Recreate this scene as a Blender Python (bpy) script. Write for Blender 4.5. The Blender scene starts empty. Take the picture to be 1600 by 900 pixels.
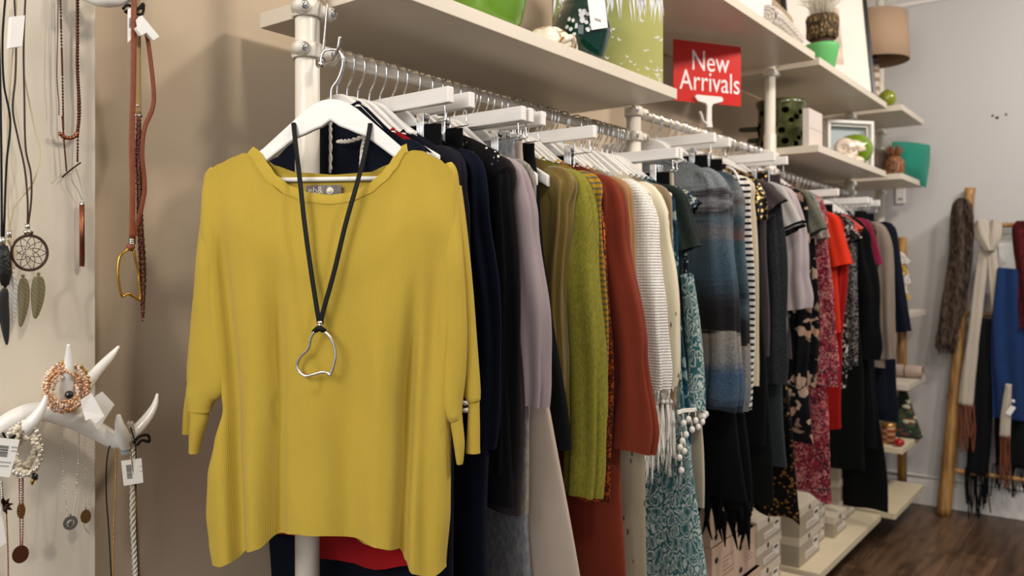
import bpy, bmesh, math, random
from mathutils import Vector, Matrix, noise
PI = math.pi
SC = bpy.context.scene
COL = SC.collection
EYE = 1.29          # camera height above the floor
YAW = math.radians(37.3)
FPX = 1275.0        # focal length in pixels of a 1600 px wide frame
cS, sS = math.cos(YAW), math.sin(YAW)

# ---------------------------------------------------------------- camera
cam_data = bpy.data.cameras.new('camera')
cam = bpy.data.objects.new('camera', cam_data)
COL.objects.link(cam)
cam.location = (0, 0, EYE)
cam.rotation_euler = (PI/2, 0, YAW)
cam_data.sensor_width = 36
cam_data.lens = 36*FPX/1600
cam_data.shift_y = -28/1600
cam_data.clip_start = .05
cam_data.dof.use_dof = True
cam_data.dof.focus_distance = 1.34
cam_data.dof.aperture_fstop = 4.6
SC.camera = cam

# ---------------------------------------------------------------- world and lights
w = bpy.data.worlds.new('world'); SC.world = w
w.use_nodes = True
w.node_tree.nodes['Background'].inputs[0].default_value = (.80, .88, 1.0, 1)
w.node_tree.nodes['Background'].inputs[1].default_value = .29

def area(name, loc, size, power, col, aim=None, spread=PI):
    l = bpy.data.lights.new(name, 'AREA'); l.energy = power; l.color = col
    l.size = size; l.spread = spread
    o = bpy.data.objects.new(name, l); COL.objects.link(o); o.location = loc
    if aim is not None:
        o.rotation_euler = (Vector(aim)-Vector(loc)).to_track_quat('-Z', 'Y').to_euler()
    return o
WARM = (1.0, .90, .79)
area('ceiling_spot', (.35, .9, 2.75), .20, 13, WARM, (-1.2, 1.0, 1.2))
area('ceiling_spot', (.45, 2.0, 2.75), .20, 22, WARM, (-1.0, 2.0, 1.1))
area('ceiling_spot', (.45, 3.2, 2.75), .20, 20, WARM, (-1.0, 3.3, 1.1))
area('ceiling_spot', (.6, 3.9, 2.75), .20, 16, (1.0, .95, .90), (-.5, 4.9, 1.3))
area('shopfront_daylight', (1.4, -2.6, 1.9), 1.8, 30, (1.0, .97, .93), (-1.0, 1.3, 1.1))
area('shopfront_daylight', (-.55, -1.7, 2.35), 1.1, 44, (1.0, .97, .92), (-1.0, 1.2, 1.0))
SC.view_settings.view_transform = 'Standard'
SC.view_settings.look = 'None'
SC.view_settings.gamma = 1
SC.view_settings.use_curve_mapping = False
SC.view_settings.exposure = 0.0

# ---------------------------------------------------------------- measuring helpers
def ray(px, py):
    u = (px-800)/FPX; v = (422-py)/FPX
    return Vector((-sS+u*cS, cS+u*sS, v))
def onX(px, py, X):
    d = ray(px, py); k = X/d.x
    return Vector((X, d.y*k, EYE+d.z*k))
def onY(px, py, Y):
    d = ray(px, py); k = Y/d.y
    return Vector((d.x*k, Y, EYE+d.z*k))
def atD(px, py, z):
    d = ray(px, py)
    return Vector((d.x*z, d.y*z, EYE+d.z*z))

# ---------------------------------------------------------------- materials
def lin(h):
    h = h.lstrip('#'); r = [int(h[i:i+2], 16)/255 for i in (0, 2, 4)]
    return tuple((c/12.92 if c <= .04045 else ((c+.055)/1.055)**2.4) for c in r)+(1,)
MATS = {}
class NT:
    def __init__(s, name):
        s.m = bpy.data.materials.new(name); s.m.use_nodes = True
        s.t = s.m.node_tree; s.b = s.t.nodes['Principled BSDF']
        s.tc = s.t.nodes.new('ShaderNodeTexCoord')
    def n(s, ty, **kw):
        n = s.t.nodes.new('ShaderNode'+ty)
        for k, v in kw.items():
            if k.startswith('i_'):
                k = k[2:]
                k = int(k) if k.isdigit() else k.replace('_', ' ')
                n.inputs[k].default_value = v
            else: setattr(n, k, v)
        return n
    def l(s, a, b): s.t.links.new(a, b)
    def mapping(s, scale=(1, 1, 1), rot=(0, 0, 0), loc=(0, 0, 0)):
        m = s.n('Mapping'); m.inputs['Scale'].default_value = scale
        m.inputs['Rotation'].default_value = rot; m.inputs['Location'].default_value = loc
        s.l(s.tc.outputs['Object'], m.inputs['Vector']); return m.outputs[0]
    def ramp(s, fac, stops, interp='LINEAR'):
        r = s.n('ValToRGB'); cr = r.color_ramp; cr.interpolation = interp
        while len(cr.elements) < len(stops): cr.elements.new(.5)
        for e, (p, c) in zip(cr.elements, stops):
            e.position = p; e.color = c if not isinstance(c, str) else lin(c)
        s.l(fac, r.inputs[0]); return r.outputs[0]
    def bump(s, h, strength=.3, dist=.001, prev=None):
        b = s.n('Bump'); b.inputs['Strength'].default_value = strength
        b.inputs['Distance'].default_value = dist
        s.l(h, b.inputs['Height'])
        if prev is not None: s.l(prev, b.inputs['Normal'])
        s.l(b.outputs[0], s.b.inputs['Normal']); return b.outputs[0]
    def mix(s, fac, a, b, mode='MIX'):
        m = s.n('Mix', data_type='RGBA', blend_type=mode)
        for sock, v in ((m.inputs[0], fac), (m.inputs[6], a), (m.inputs[7], b)):
            if hasattr(v, 'links'): s.l(v, sock)
            else: sock.default_value = v
        return m.outputs[2]

def simple(name, col, rough=.5, metal=0., bump=0., bscale=60, var=.0, coat=0., trans=0., ior=1.45, sheen=0., aniso=(1, 1, 1), emit=None, spec=.5):
    if name in MATS: return MATS[name]
    N = NT(name); b = N.b; c = lin(col)
    b.inputs['Base Color'].default_value = c
    b.inputs['Roughness'].default_value = rough; b.inputs['Metallic'].default_value = metal
    b.inputs['Coat Weight'].default_value = coat; b.inputs['Transmission Weight'].default_value = trans
    b.inputs['IOR'].default_value = ior; b.inputs['Sheen Weight'].default_value = sheen
    b.inputs['Specular IOR Level'].default_value = spec
    vec = N.mapping(aniso)
    no = N.n('TexNoise', i_Scale=bscale, i_Detail=4.0); N.l(vec, no.inputs['Vector'])
    if var > 0:
        lo = tuple(x*(1-var) for x in c[:3])+(1,); hi = tuple(min(1, x*(1+var)) for x in c[:3])+(1,)
        N.l(N.ramp(no.outputs[0], [(.3, lo), (.7, hi)]), b.inputs['Base Color'])
    if bump > 0: N.bump(no.outputs[0], bump, .002)
    MATS[name] = N.m; return N.m

def fabric(name, col, kind='plain', c2=None, c3=None, scale=1., stops=None, rough=.92, var=.12, weave=.25, sheen=.04):
    """procedural cloth; kind picks the weave or print"""
    if name in MATS: return MATS[name]
    N = NT(name); b = N.b; c = lin(col)
    b.inputs['Roughness'].default_value = rough; b.inputs['Sheen Weight'].default_value = sheen if max(c[:3]) > .025 else 0.
    b.inputs['Sheen Roughness'].default_value = .6; b.inputs['Specular IOR Level'].default_value = .15
    b.inputs['Base Color'].default_value = c
    ms = N.mapping((1, 1, 1))
    big = N.n('TexNoise', i_Scale=9.0, i_Detail=3.0); N.l(ms, big.inputs['Vector'])
    fine = N.n('TexNoise', i_Scale=520.0, i_Detail=2.0); N.l(ms, fine.inputs['Vector'])
    def vary(col_out_or_rgba, amt):
        g = N.ramp(big.outputs[0], [(.3, (1-amt,)*3+(1,)), (.7, (1, 1, 1, 1))])
        return N.mix(1.0, col_out_or_rgba, g, 'MULTIPLY')
    base = c; pn = None
    if kind == 'plain':
        pass
    elif kind == 'rib':
        wv = N.n('TexWave', wave_type='BANDS', bands_direction='X', i_Scale=75*scale, i_Distortion=.3, i_Detail=0.0)
        N.l(ms, wv.inputs['Vector'])
        base = N.mix(wv.outputs['Fac'], tuple(x*.93 for x in c[:3])+(1,), c)
        pn = N.bump(wv.outputs['Fac'], .18, .0010)
    elif kind == 'knit':
        v1 = N.n('TexWave', wave_type='BANDS', bands_direction='Z', i_Scale=48*scale, i_Distortion=1.5, i_Detail=1.0, i_Detail_Scale=6.0)
        v2 = N.n('TexWave', wave_type='BANDS', bands_direction='X', i_Scale=40*scale, i_Distortion=1.0, i_Detail=1.0, i_Detail_Scale=6.0)
        N.l(ms, v1.inputs['Vector']); N.l(ms, v2.inputs['Vector'])
        mm = N.mix(.5, v1.outputs['Color'], v2.outputs['Color'], 'MULTIPLY')
        base = N.mix(v1.outputs['Fac'], tuple(x*.80 for x in c[:3])+(1,), c)
        pn = N.bump(mm, .6, .004)
    elif kind == 'marl':
        f = N.n('TexNoise', i_Scale=160.0*scale, i_Detail=6.0); N.l(N.mapping((1, 1, .35)), f.inputs['Vector'])
        base = N.ramp(f.outputs[0], [(.38, lin(c2 or col)), (.62, c)])
    elif kind == 'stripe':       # level stripes of two colours
        wv = N.n('TexWave', wave_type='BANDS', bands_direction='Z', i_Scale=scale, i_Distortion=0.0, i_Detail=0.0)
        N.l(ms, wv.inputs['Vector'])
        base = N.ramp(wv.outputs['Fac'], [(.0, c), (.62, lin(c2))], 'CONSTANT')
    elif kind == 'bands':        # hand-dyed bands down the garment, positions in metres below the rail
        sp = N.n('SeparateXYZ'); N.l(ms, sp.inputs[0])
        ns = N.n('TexNoise', i_Scale=14.0, i_Detail=5.0); N.l(N.mapping((1, 1, 3.5)), ns.inputs['Vector'])
        mp = N.n('MapRange'); mp.inputs['From Min'].default_value = 0; mp.inputs['From Max'].default_value = -1.0
        N.l(sp.outputs[2], mp.inputs[0])
        ad = N.n('Math', operation='MULTIPLY_ADD'); ad.inputs[1].default_value = .035
        N.l(ns.outputs[0], ad.inputs[0]); N.l(mp.outputs[0], ad.inputs[2])
        sb = N.n('Math', operation='SUBTRACT'); sb.inputs[1].default_value = .025; N.l(ad.outputs[0], sb.inputs[0])
        st_ = N.n('TexNoise', i_Scale=5.0, i_Detail=4.0); N.l(N.mapping((2.5, 2.5, 30)), st_.inputs['Vector'])
        s2 = N.n('Math', operation='MULTIPLY_ADD'); s2.inputs[1].default_value = .05; N.l(st_.outputs[0], s2.inputs[0]); N.l(sb.outputs[0], s2.inputs[2])
        s3 = N.n('Math', operation='SUBTRACT'); s3.inputs[1].default_value = .025; N.l(s2.outputs[0], s3.inputs[0])
        base = N.ramp(s3.outputs[0], stops)
        kn = N.n('TexNoise', i_Scale=330.0, i_Detail=3.0); N.l(ms, kn.inputs['Vector'])
        base = N.mix(1.0, base, N.ramp(kn.outputs[0], [(.3, (.55, .55, .55, 1)), (.7, (1.4, 1.4, 1.4, 1))]), 'MULTIPLY')
        pn = N.bump(kn.outputs[0], .6, .004)
    elif kind in ('floral', 'sequin', 'speck'):
        vo = N.n('TexVoronoi', i_Scale=scale, i_Randomness=1.0)
        wob = N.n('TexNoise', i_Scale=scale*.7, i_Detail=3.0); N.l(ms, wob.inputs['Vector'])
        mx = N.n('Mix', data_type='VECTOR'); mx.inputs[0].default_value = .12 if kind != 'sequin' else .0
        N.l(ms, mx.inputs[4]); N.l(wob.outputs['Color'], mx.inputs[5]); N.l(mx.outputs[1], vo.inputs['Vector'])
        sep = N.n('SeparateColor'); N.l(vo.outputs['Color'], sep.inputs[0])
        if kind == 'floral':
            pet = N.ramp(vo.outputs['Distance'], [(.0, lin(c3 or c2)), (.14, lin(c2)), (.40, lin(c2)), (.46, c)])
            on = N.ramp(sep.outputs[0], [(.0, (1, 1, 1, 1)), (.62, (0, 0, 0, 1))], 'CONSTANT')
            base = N.mix(on, c, pet)
            hue = N.ramp(sep.outputs[1], [(.0, (1, 1, 1, 1)), (.5, (.55, .5, .5, 1)), (.8, (1.0, .8, .7, 1))], 'CONSTANT')
            base = N.mix(1.0, base, hue, 'MULTIPLY')
        elif kind == 'speck':
            base = N.ramp(sep.outputs[0], [(.0, c), (.45, lin(c2)), (.75, lin(c3 or col))], 'CONSTANT')
        else:
            on = N.ramp(sep.outputs[0], [(.0, (1, 1, 1, 1)), (.38 if not c3 else .13, (0, 0, 0, 1))], 'CONSTANT')
            base = N.mix(on, c, lin(c2))
            N.l(on, b.inputs['Metallic']); b.inputs['Roughness'].default_value = .28
            N.bump(sep.outputs[1], .9, .004)
    elif kind == 'paisley':
        vo = N.n('TexVoronoi', feature='DISTANCE_TO_EDGE', i_Scale=scale); vo2 = N.n('TexVoronoi', i_Scale=scale*2.3)
        mp0 = N.mapping((1.3, 1.3, .75), (0, .35, .2)); wb_ = N.n('TexNoise', i_Scale=scale*.8, i_Detail=4.0); N.l(mp0, wb_.inputs['Vector'])
        mq = N.n('Mix', data_type='VECTOR'); mq.inputs[0].default_value = .035; N.l(mp0, mq.inputs[4]); N.l(wb_.outputs['Color'], mq.inputs[5]); mp_ = mq.outputs[1]
        N.l(mp_, vo.inputs['Vector']); N.l(mp_, vo2.inputs['Vector'])
        e = N.ramp(vo.outputs['Distance'], [(.0, c), (.05, c), (.07, lin(c2)), (.15, lin(c2)), (.17, c), (.24, c), (.27, lin(c2))], 'LINEAR')
        d = N.ramp(vo2.outputs['Distance'], [(.30, lin(c3 or c2)), (.36, c)])
        f = N.ramp(vo.outputs['Distance'], [(.26, (0, 0, 0, 1)), (.3, (1, 1, 1, 1))])
        base = N.mix(f, e, d)
    elif kind == 'lace':         # pointelle holes: darker dots in leaf rows, sunk by bump
        vo = N.n('TexVoronoi', i_Scale=scale); N.l(N.mapping((1.6, 1.6, .55), (0, .5, 0)), vo.inputs['Vector'])
        h = N.ramp(vo.outputs['Distance'], [(.17, (0, 0, 0, 1)), (.24, (1, 1, 1, 1))])
        sep = N.n('SeparateColor'); N.l(vo.outputs['Color'], sep.inputs[0])
        on = N.ramp(sep.outputs[0], [(.0, (1, 1, 1, 1)), (.55, (0, 0, 0, 1))], 'CONSTANT')
        hh = N.mix(on, (1, 1, 1, 1), h)
        base = N.mix(hh, lin(c2 or '#4a4438'), c)
        pn = N.bump(hh, .6, .004)
    if var > 0: base = vary(base, var)
    if hasattr(base, 'links'): N.l(base, b.inputs['Base Color'])
    else: b.inputs['Base Color'].default_value = base
    if kind != 'sequin': N.bump(fine.outputs[0], weave, .0012, pn)
    MATS[name] = N.m; return N.m

WHITE = simple('white_lacquer', '#e6e2dc', .35, var=.03, bscale=8)
HANGW = simple('white_painted_wood', '#e9e6e2', .38, var=.04, bscale=20, aniso=(.3, 1, 3), bump=.03)
SHELF = simple('white_melamine', '#d2c8b8', .38, var=.02, bscale=5)
POSTM = simple('white_enamelled_steel', '#e4ddd0', .3, var=.02, bscale=6)
CHROME = simple('chrome', '#d8d8d8', .12, 1.0)
STEEL = simple('brushed_steel', '#b9b7b2', .28, 1.0, bump=.05, bscale=200)
RAILM = simple('satin_rail', '#cfc6b8', .35, .35, var=.03, bscale=8)
SILVER = simple('silver_metal', '#d9d7d2', .25, 1.0, bump=.15, bscale=90)
BLACKC = simple('black_leather_cord', '#0a0b0d', .6, spec=.25, bump=.2, bscale=250)
BLACKT = simple('black_plastic', '#101113', .4)
PAPER = simple('white_card', '#eeece8', .7, var=.02)
INK = simple('black_ink', '#1d1c1c', .7)
GREYINK = simple('grey_print', '#9b9794', .8)

# ---------------------------------------------------------------- mesh building
class MB:
    def __init__(s): s.v = []; s.f = []; s.sm = []
    def add(s, vs, fs, smooth=True):
        o = len(s.v); s.v += [Vector(v) for v in vs]
        s.f += [tuple(i+o for i in f) for f in fs]; s.sm += [smooth]*len(fs); return s
    def box(s, a, b, rot=None, piv=None):
        x0, y0, z0 = a; x1, y1, z1 = b
        vs = [Vector(p) for p in ((x0,y0,z0),(x1,y0,z0),(x1,y1,z0),(x0,y1,z0),(x0,y0,z1),(x1,y0,z1),(x1,y1,z1),(x0,y1,z1))]
        if rot is not None:
            piv = Vector(piv or (0, 0, 0)); vs = [rot @ (v-piv)+piv for v in vs]
        return s.add(vs, [(0,3,2,1),(4,5,6,7),(0,1,5,4),(1,2,6,5),(2,3,7,6),(3,0,4,7)], False)
    def grid(s, fn, nu, nv, cu=False, cv=False, smooth=True):
        U = nu if cu else nu+1; V = nv if cv else nv+1
        vs = [fn(i/nu, j/nv) for i in range(U) for j in range(V)]
        fs = []
        for i in range(nu):
            for j in range(nv):
                a = i*V+j; b_ = ((i+1) % U)*V+j; c_ = ((i+1) % U)*V+(j+1) % V; d = i*V+(j+1) % V
                fs.append((a, b_, c_, d))
        return s.add(vs, fs, smooth)
    def tube(s, pts, r, n=8, cap=True, flat=None, up=None, closed=False):
        """r: number or list; flat=(a,b) scales the section's two axes; up: preferred first axis"""
        P = [Vector(p) for p in pts]; m = len(P)
        R = [r]*m if not hasattr(r, '__len__') else list(r)
        F = [flat or (1, 1)]*m if not (flat and hasattr(flat[0], '__len__')) else list(flat)
        base = len(s.v); prev = None; vs = []
        for i in range(m):
            if closed: T = (P[(i+1) % m]-P[i-1])
            else: T = (P[min(i+1, m-1)]-P[max(i-1, 0)])
            if T.length < 1e-9: T = Vector((0, 0, 1))
            T.normalize()
            if up is not None: a = Vector(up)
            elif prev is None: a = Vector((1, 0, 0)) if abs(T.x) < .8 else Vector((0, 1, 0))
            else: a = prev
            a = a-T*a.dot(T)
            if a.length < 1e-6: a = T.orthogonal()
            a.normalize(); b_ = T.cross(a); prev = a
            for k in range(n):
                q = 2*PI*k/n
                vs.append(P[i]+a*(math.cos(q)*R[i]*F[i][0])+b_*(math.sin(q)*R[i]*F[i][1]))
        fs = []
        for i in range(m if closed else m-1):
            j = (i+1) % m
            for k in range(n):
                fs.append((i*n+k, i*n+(k+1) % n, j*n+(k+1) % n, j*n+k))
        if cap and not closed:
            fs.append(tuple(range(n))[::-1]); fs.append(tuple((m-1)*n+k for k in range(n)))
        return s.add(vs, fs, True)
    def lathe(s, prof, n=32, c=(0, 0, 0), cap=False):
        c = Vector(c); m = len(prof); vs = []
        for (r, z) in prof:
            for k in range(n):
                q = 2*PI*k/n; vs.append(c+Vector((r*math.cos(q), r*math.sin(q), z)))
        fs = [(i*n+k, i*n+(k+1) % n, (i+1)*n+(k+1) % n, (i+1)*n+k) for i in range(m-1) for k in range(n)]
        if cap: fs.append(tuple(range(n))[::-1]); fs.append(tuple((m-1)*n+k for k in range(n)))
        return s.add(vs, fs, True)
    def ball(s, c, r, n=10, m=6, sc=(1, 1, 1)):
        c = Vector(c)
        def fn(u, v):
            th = 2*PI*u; ph = PI*v
            return c+Vector((math.sin(ph)*math.cos(th)*r*sc[0], math.sin(ph)*math.sin(th)*r*sc[1], math.cos(ph)*r*sc[2]))
        return s.grid(fn, n, m, cu=True)
    def prism(s, poly, o, ax, ay, an, t):
        """polygon in the plane (o; ax, ay), extruded by t along an, centred"""
        o, ax, ay, an = Vector(o), Vector(ax), Vector(ay), Vector(an); n = len(poly)
        vs = [o+ax*x+ay*y-an*(t/2) for x, y in poly]+[o+ax*x+ay*y+an*(t/2) for x, y in poly]
        fs = [tuple(range(n)), tuple(range(2*n-1, n-1, -1))]+[(i, i+n, (i+1) % n+n, (i+1) % n) for i in range(n)]
        return s.add(vs, fs, False)
    def build(s, name, mat, parent=None, loc=None, bevel=0, auto=True):
        me = bpy.data.meshes.new(name)
        off = Vector(loc) if loc is not None else Vector((0, 0, 0))
        me.from_pydata([tuple(v-off) for v in s.v], [], s.f)
        me.polygons.foreach_set('use_smooth', s.sm)
        me.materials.append(mat); me.update()
        bm = bmesh.new(); bm.from_mesh(me)
        bmesh.ops.recalc_face_normals(bm, faces=bm.faces); bm.to_mesh(me); bm.free()
        o = bpy.data.objects.new(name, me); COL.objects.link(o)
        o.location = off
        if parent is not None: o.parent = parent
        if bevel:
            md = o.modifiers.new('bevel', 'BEVEL'); md.width = bevel; md.segments = 2; md.limit_method = 'ANGLE'
            md.harden_normals = False
        return o
def tag(o, label, cat, group=None, kind=None):
    if label: o['label'] = label
    if cat: o['category'] = cat
    if group: o['group'] = group
    if kind: o['kind'] = kind
    return o
def thing(name, label, cat, loc=(0, 0, 0), rz=0, group=None):
    o = bpy.data.objects.new(name, None); COL.objects.link(o)
    o.location = loc; o.rotation_euler = (0, 0, rz); o.empty_display_size = .05
    return tag(o, label, cat, group)
def struct(name, mb, mat, bevel=0):
    return tag(mb.build(name, mat, bevel=bevel), None, None, kind='structure')
def cr(pts, n=8, closed=False):
    """Catmull-Rom through points (Vectors or tuples of any size)"""
    P = [tuple(p) for p in pts]; m = len(P); out = []
    rng = range(m) if closed else range(m-1)
    for i in rng:
        p1, p2 = P[i], P[(i+1) % m]
        p0 = P[i-1] if (closed or i > 0) else p1
        p3 = P[(i+2) % m] if (closed or i+2 < m) else p2
        for k in range(n):
            t = k/n
            out.append(tuple(.5*((2*b)+(-a+c)*t+(2*a-5*b+4*c-d)*t*t+(-a+3*b-3*c+d)*t**3) for a, b, c, d in zip(p0, p1, p2, p3)))
    if not closed: out.append(P[-1])
    return out
def interp(tab, x):
    if x <= tab[0][0]: return tab[0][1]
    for (a, va), (b, vb) in zip(tab, tab[1:]):
        if x <= b:
            k = (x-a)/(b-a); k = k*k*(3-2*k)*.5+k*.5
            return va+(vb-va)*k
    return tab[-1][1]
def sst(a, b, x):
    k = max(0, min(1, (x-a)/(b-a))); return k*k*(3-2*k)
def text_mesh(name, body, size, mat, parent, mw, align='CENTER', ext=.0004, xs=1., spacing=1., lh=1.):
    cu = bpy.data.curves.new(name, 'FONT'); cu.body = body; cu.size = size; cu.extrude = ext
    cu.align_x = align; cu.align_y = 'CENTER'; cu.space_character = spacing; cu.space_line = lh
    t = bpy.data.objects.new(name+'_tmp', cu); COL.objects.link(t)
    dg = bpy.context.evaluated_depsgraph_get()
    me = bpy.data.meshes.new_from_object(t.evaluated_get(dg))
    bpy.data.objects.remove(t); bpy.data.curves.remove(cu)
    for v in me.vertices: v.co.x *= xs
    me.materials.clear(); me.materials.append(mat)
    me.transform(mw)
    o = bpy.data.objects.new(name, me); COL.objects.link(o); o.parent = parent
    return o
def copy_tree(o, parent=None):
    c = o.copy(); COL.objects.link(c); c.parent = parent
    for ch in [k for k in o.children]: copy_tree(ch, c)
    return c
# ================================================================ the room
WX, BY = -1.36, 4.95          # wall behind the rack, wall at the far end
PX = -1.30                    # face of the jewellery panel
def plaster(name, col, mottled=.05):
    N = NT(name); c = lin(col); b = N.b; b.inputs['Roughness'].default_value = .75
    n1 = N.n('TexNoise', i_Scale=1.3, i_Detail=3.0); N.l(N.mapping((1, 1, .35)), n1.inputs['Vector'])
    n2 = N.n('TexNoise', i_Scale=220.0, i_Detail=2.0); N.l(N.mapping(), n2.inputs['Vector'])
    N.l(N.ramp(n1.outputs[0], [(.3, tuple(x*(1-mottled) for x in c[:3])+(1,)), (.7, c)]), b.inputs['Base Color'])
    N.bump(n2.outputs[0], .12, .0015); return N.m
TAN = plaster('beige_wall_paint', '#c3b097'); GREYW = plaster('pale_grey_wall_paint', '#bebcbb', .03)
CEIL = plaster('ceiling_paint', '#e4e0da', .02); TRIMM = simple('white_gloss_trim', '#dfdcd8', .35, var=.02)
def floor_mat():
    N = NT('dark_wood_planks'); b = N.b; b.inputs['Roughness'].default_value = .42
    br = N.n('TexBrick', i_Scale=1.0, i_Mortar_Size=.0012, i_Brick_Width=1.25, i_Row_Height=.16, i_Mortar_Smooth=.2)
    br.offset = .37
    N.l(N.mapping((1, 1, 1), (0, 0, PI/2)), br.inputs['Vector'])
    br.inputs['Color1'].default_value = lin('#6d543e'); br.inputs['Color2'].default_value = lin('#4d3a2b'); br.inputs['Mortar'].default_value = lin('#17110c')
    gr = N.n('TexNoise', i_Scale=3.2, i_Detail=8.0, i_Distortion=.8); N.l(N.mapping((9, .8, 1)), gr.inputs['Vector'])
    kn = N.n('TexNoise', i_Scale=4.5, i_Detail=3.0); N.l(N.mapping((2.2, 1, 1)), kn.inputs['Vector'])
    g = N.ramp(gr.outputs[0], [(.3, (.55, .5, .46, 1)), (.7, (1.35, 1.3, 1.25, 1))])
    k = N.ramp(kn.outputs[0], [(.30, (.45, .42, .4, 1)), (.5, (1, 1, 1, 1))])
    c = N.mix(1.0, N.mix(1.0, br.outputs['Color'], g, 'MULTIPLY'), k, 'MULTIPLY')
    N.l(c, b.inputs['Base Color']); N.bump(gr.outputs[0], .15, .002); return N.m
struct('floor', MB().box((-1.5, -3.2, -.1), (3.6, BY+.1, 0)), floor_mat())
struct('ceiling', MB().box((-1.5, -3.2, 2.86), (3.6, BY+.1, 2.96)), CEIL)
struct('wall_left', MB().box((WX-.1, -3.2, 0), (WX, BY+.1, 2.86)), TAN)
struct('wall_back', MB().box((WX, BY, 0), (3.6, BY+.1, 2.86)), GREYW)
mb = MB()
mb.box((WX, BY-.016, 0), (3.6, BY, .13)); mb.box((WX, BY-.010, .13), (3.6, BY, .145)); mb.box((WX, BY-.02, .155-.001), (3.6, BY, .165))
struct('baseboard_back', mb, TRIMM, .003)
mb = MB()
prof = [(0, 2.757), (.012, 2.757), (.016, 2.775), (.035, 2.79), (.06, 2.82), (.075, 2.84), (.08, 2.86), (0, 2.86)]
mb.prism([(-p, z) for p, z in prof], (1.1, BY, 0), (0, 1, 0), (0, 0, 1), (1, 0, 0), 5.0)
struct('trim_1', mb, TRIMM)
PANELM = plaster('panel_paint', '#d8cfbf', .03)
struct('trim_2', MB().box((WX+.001, -1.6, 0), (PX, .625, 2.85)), PANELM, .002)

# three small screw holes left in the far wall
for px, py, r in ((1551, 181, .006), (1558, 184, .008), (1572, 179, .006)):
    p = onY(px, py, BY)
    m = MB(); m.tube([(p.x, BY-.0015, p.z), (p.x, BY+.004, p.z)], r, 10)
    tag(m.build('screw_hole', simple('dark_hole', '#3a332e', .9), loc=p), 'small dark screw hole left in the grey far wall high above the bamboo ladder', 'hole', 'screw holes in the far wall')

# ================================================================ posts, shelves, rails
RX = -1.11; RR = .0125
POSTY = [.887, 2.017, 3.09, 4.19, 4.80]
RAILZ = [EYE+.370, EYE+.440, EYE+.378]
postlab = ['white round steel post in front, rising beside the yellow top', 'white steel post between the first and second clothes rails',
           'white steel post beside the vase with dark holes', 'white steel post behind the pearly shells, at the end of the third rail', 'white steel post nearest the grey far wall']
clamps = [[(EYE+.437, 1), (EYE+.368, 1)], [(EYE+.441, 1), (EYE+.372, -1)], [(EYE+.755, 1), (EYE+.44, -1), (EYE+.378, 1)], [(EYE+.755, 1), (EYE+.425, 1), (EYE+.378, -1)], [(EYE+.755, -1), (EYE+.425, -1)]]
def clamp(parent, z, Y0, side=1):
    """ring clamp round a post with two bolted ears"""
    rg = MB(); n = 32
    rg.lathe([(.0215, z-.012), (.0245, z-.013), (.026, z-.010), (.026, z+.010), (.0245, z+.013), (.0215, z+.012)], n)
    ring = rg.build('clamp_ring', POSTM, parent)
    for sgn in (1, -1):
        e = MB(); s2 = 1 if sgn > 0 else .62
        e.tube([(.006, sgn*.018, z), (.014, sgn*.018, z), (.016, sgn*(.018+.020*s2), z), (.008, sgn*(.018+.020*s2), z)], [.008, .0125, .0125, .009], 20)
        e.tube([(-.004, sgn*.018, z), (.020, sgn*.030*s2+sgn*.006, z)], .0115, 20)
        e.build('ear', POSTM, ring)
        b = MB(); yb = sgn*(.030*s2+.006)
        b.tube([(.018, yb, z), (.0262, yb, z), (.0275, yb, z)], [.0085, .0082, .006], 18)
        b.tube([(.0274, yb, z), (.0279, yb, z)], [.0038, .0030], 6)
        b.build('bolt', CHROME, ring)
for i, Y in enumerate(POSTY):
    t = thing('support_post', postlab[i], 'post', (RX, Y, 0), group=None)
    top = [2.86, EYE+.45, EYE+.80, EYE+.80, 2.86][i]
    m = MB(); m.tube([(0, 0, .02), (0, 0, top)], .0205, 32); m.tube([(0, 0, 0), (0, 0, .022)], .034, 24)
    m.build('pole', POSTM, t)
    if i != 0:
        m = MB(); zz = EYE+(.52 if i > 1 else .3); m.tube([(0, 0, .03), (0, 0, zz)], .0235, 32); m.build('sleeve_tube', POSTM, t, bevel=.001)
    for z, sd in clamps[i]: clamp(t, z, Y, sd)

shelf_defs = [   # label, x back, x front, y near, y far, z underside
    ('long white shelf over the first rail, carrying the green bottle vase', -1.30, -.962, .928, 1.985, EYE+.452, 0),
    ('high white shelf over the sign, carrying the rolled cream blankets', -1.33, -.932, 2.045, 3.062, EYE+.772, 0),
    ('high white shelf carrying the green flowerpot and the black framed picture', -1.33, -.932, 3.118, 4.162, EYE+.767, 0),
    ('short high white shelf under the drum shade lamp', -1.33, -.882, 4.243, 4.75, EYE+.767, 0),
    ('white shelf under the pearly shells and the holed vase', -1.33, -.936, 3.118, 4.162, EYE+.442, 0),
    ('short white shelf under the wooden pineapple', -1.33, -.882, 4.243, 4.75, EYE+.437, 0),
    ('low pale shelf on the floor side carrying the pink shoe boxes', -1.33, -.932, 2.045, 3.062, EYE-1.162, 0),
    ('low pale shelf near the floor carrying the grey shoe boxes', -1.33, -.932, 3.118, 4.045, EYE-1.162, 0),
    ('short low shelf near the floor touching the far wall corner', -1.33, -.882, 4.10, 4.75, EYE-1.162, 0),
    ('empty small shelf on the far wall side, beside the navy dress', -1.33, -.872, 4.30, 4.74, EYE-.235, 0),
    ('small shelf with the rolled pale towel behind the navy dress', -1.33, -.872, 4.30, 4.74, EYE-.585, 0),
    ('small shelf under the patterned cushion with triangle shape', -1.33, -.882, 4.25, 4.74, EYE-.885, 0)]
LOWS = simple('pale_low_shelf', '#d9cbae', .45, var=.03, bscale=5)
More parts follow.
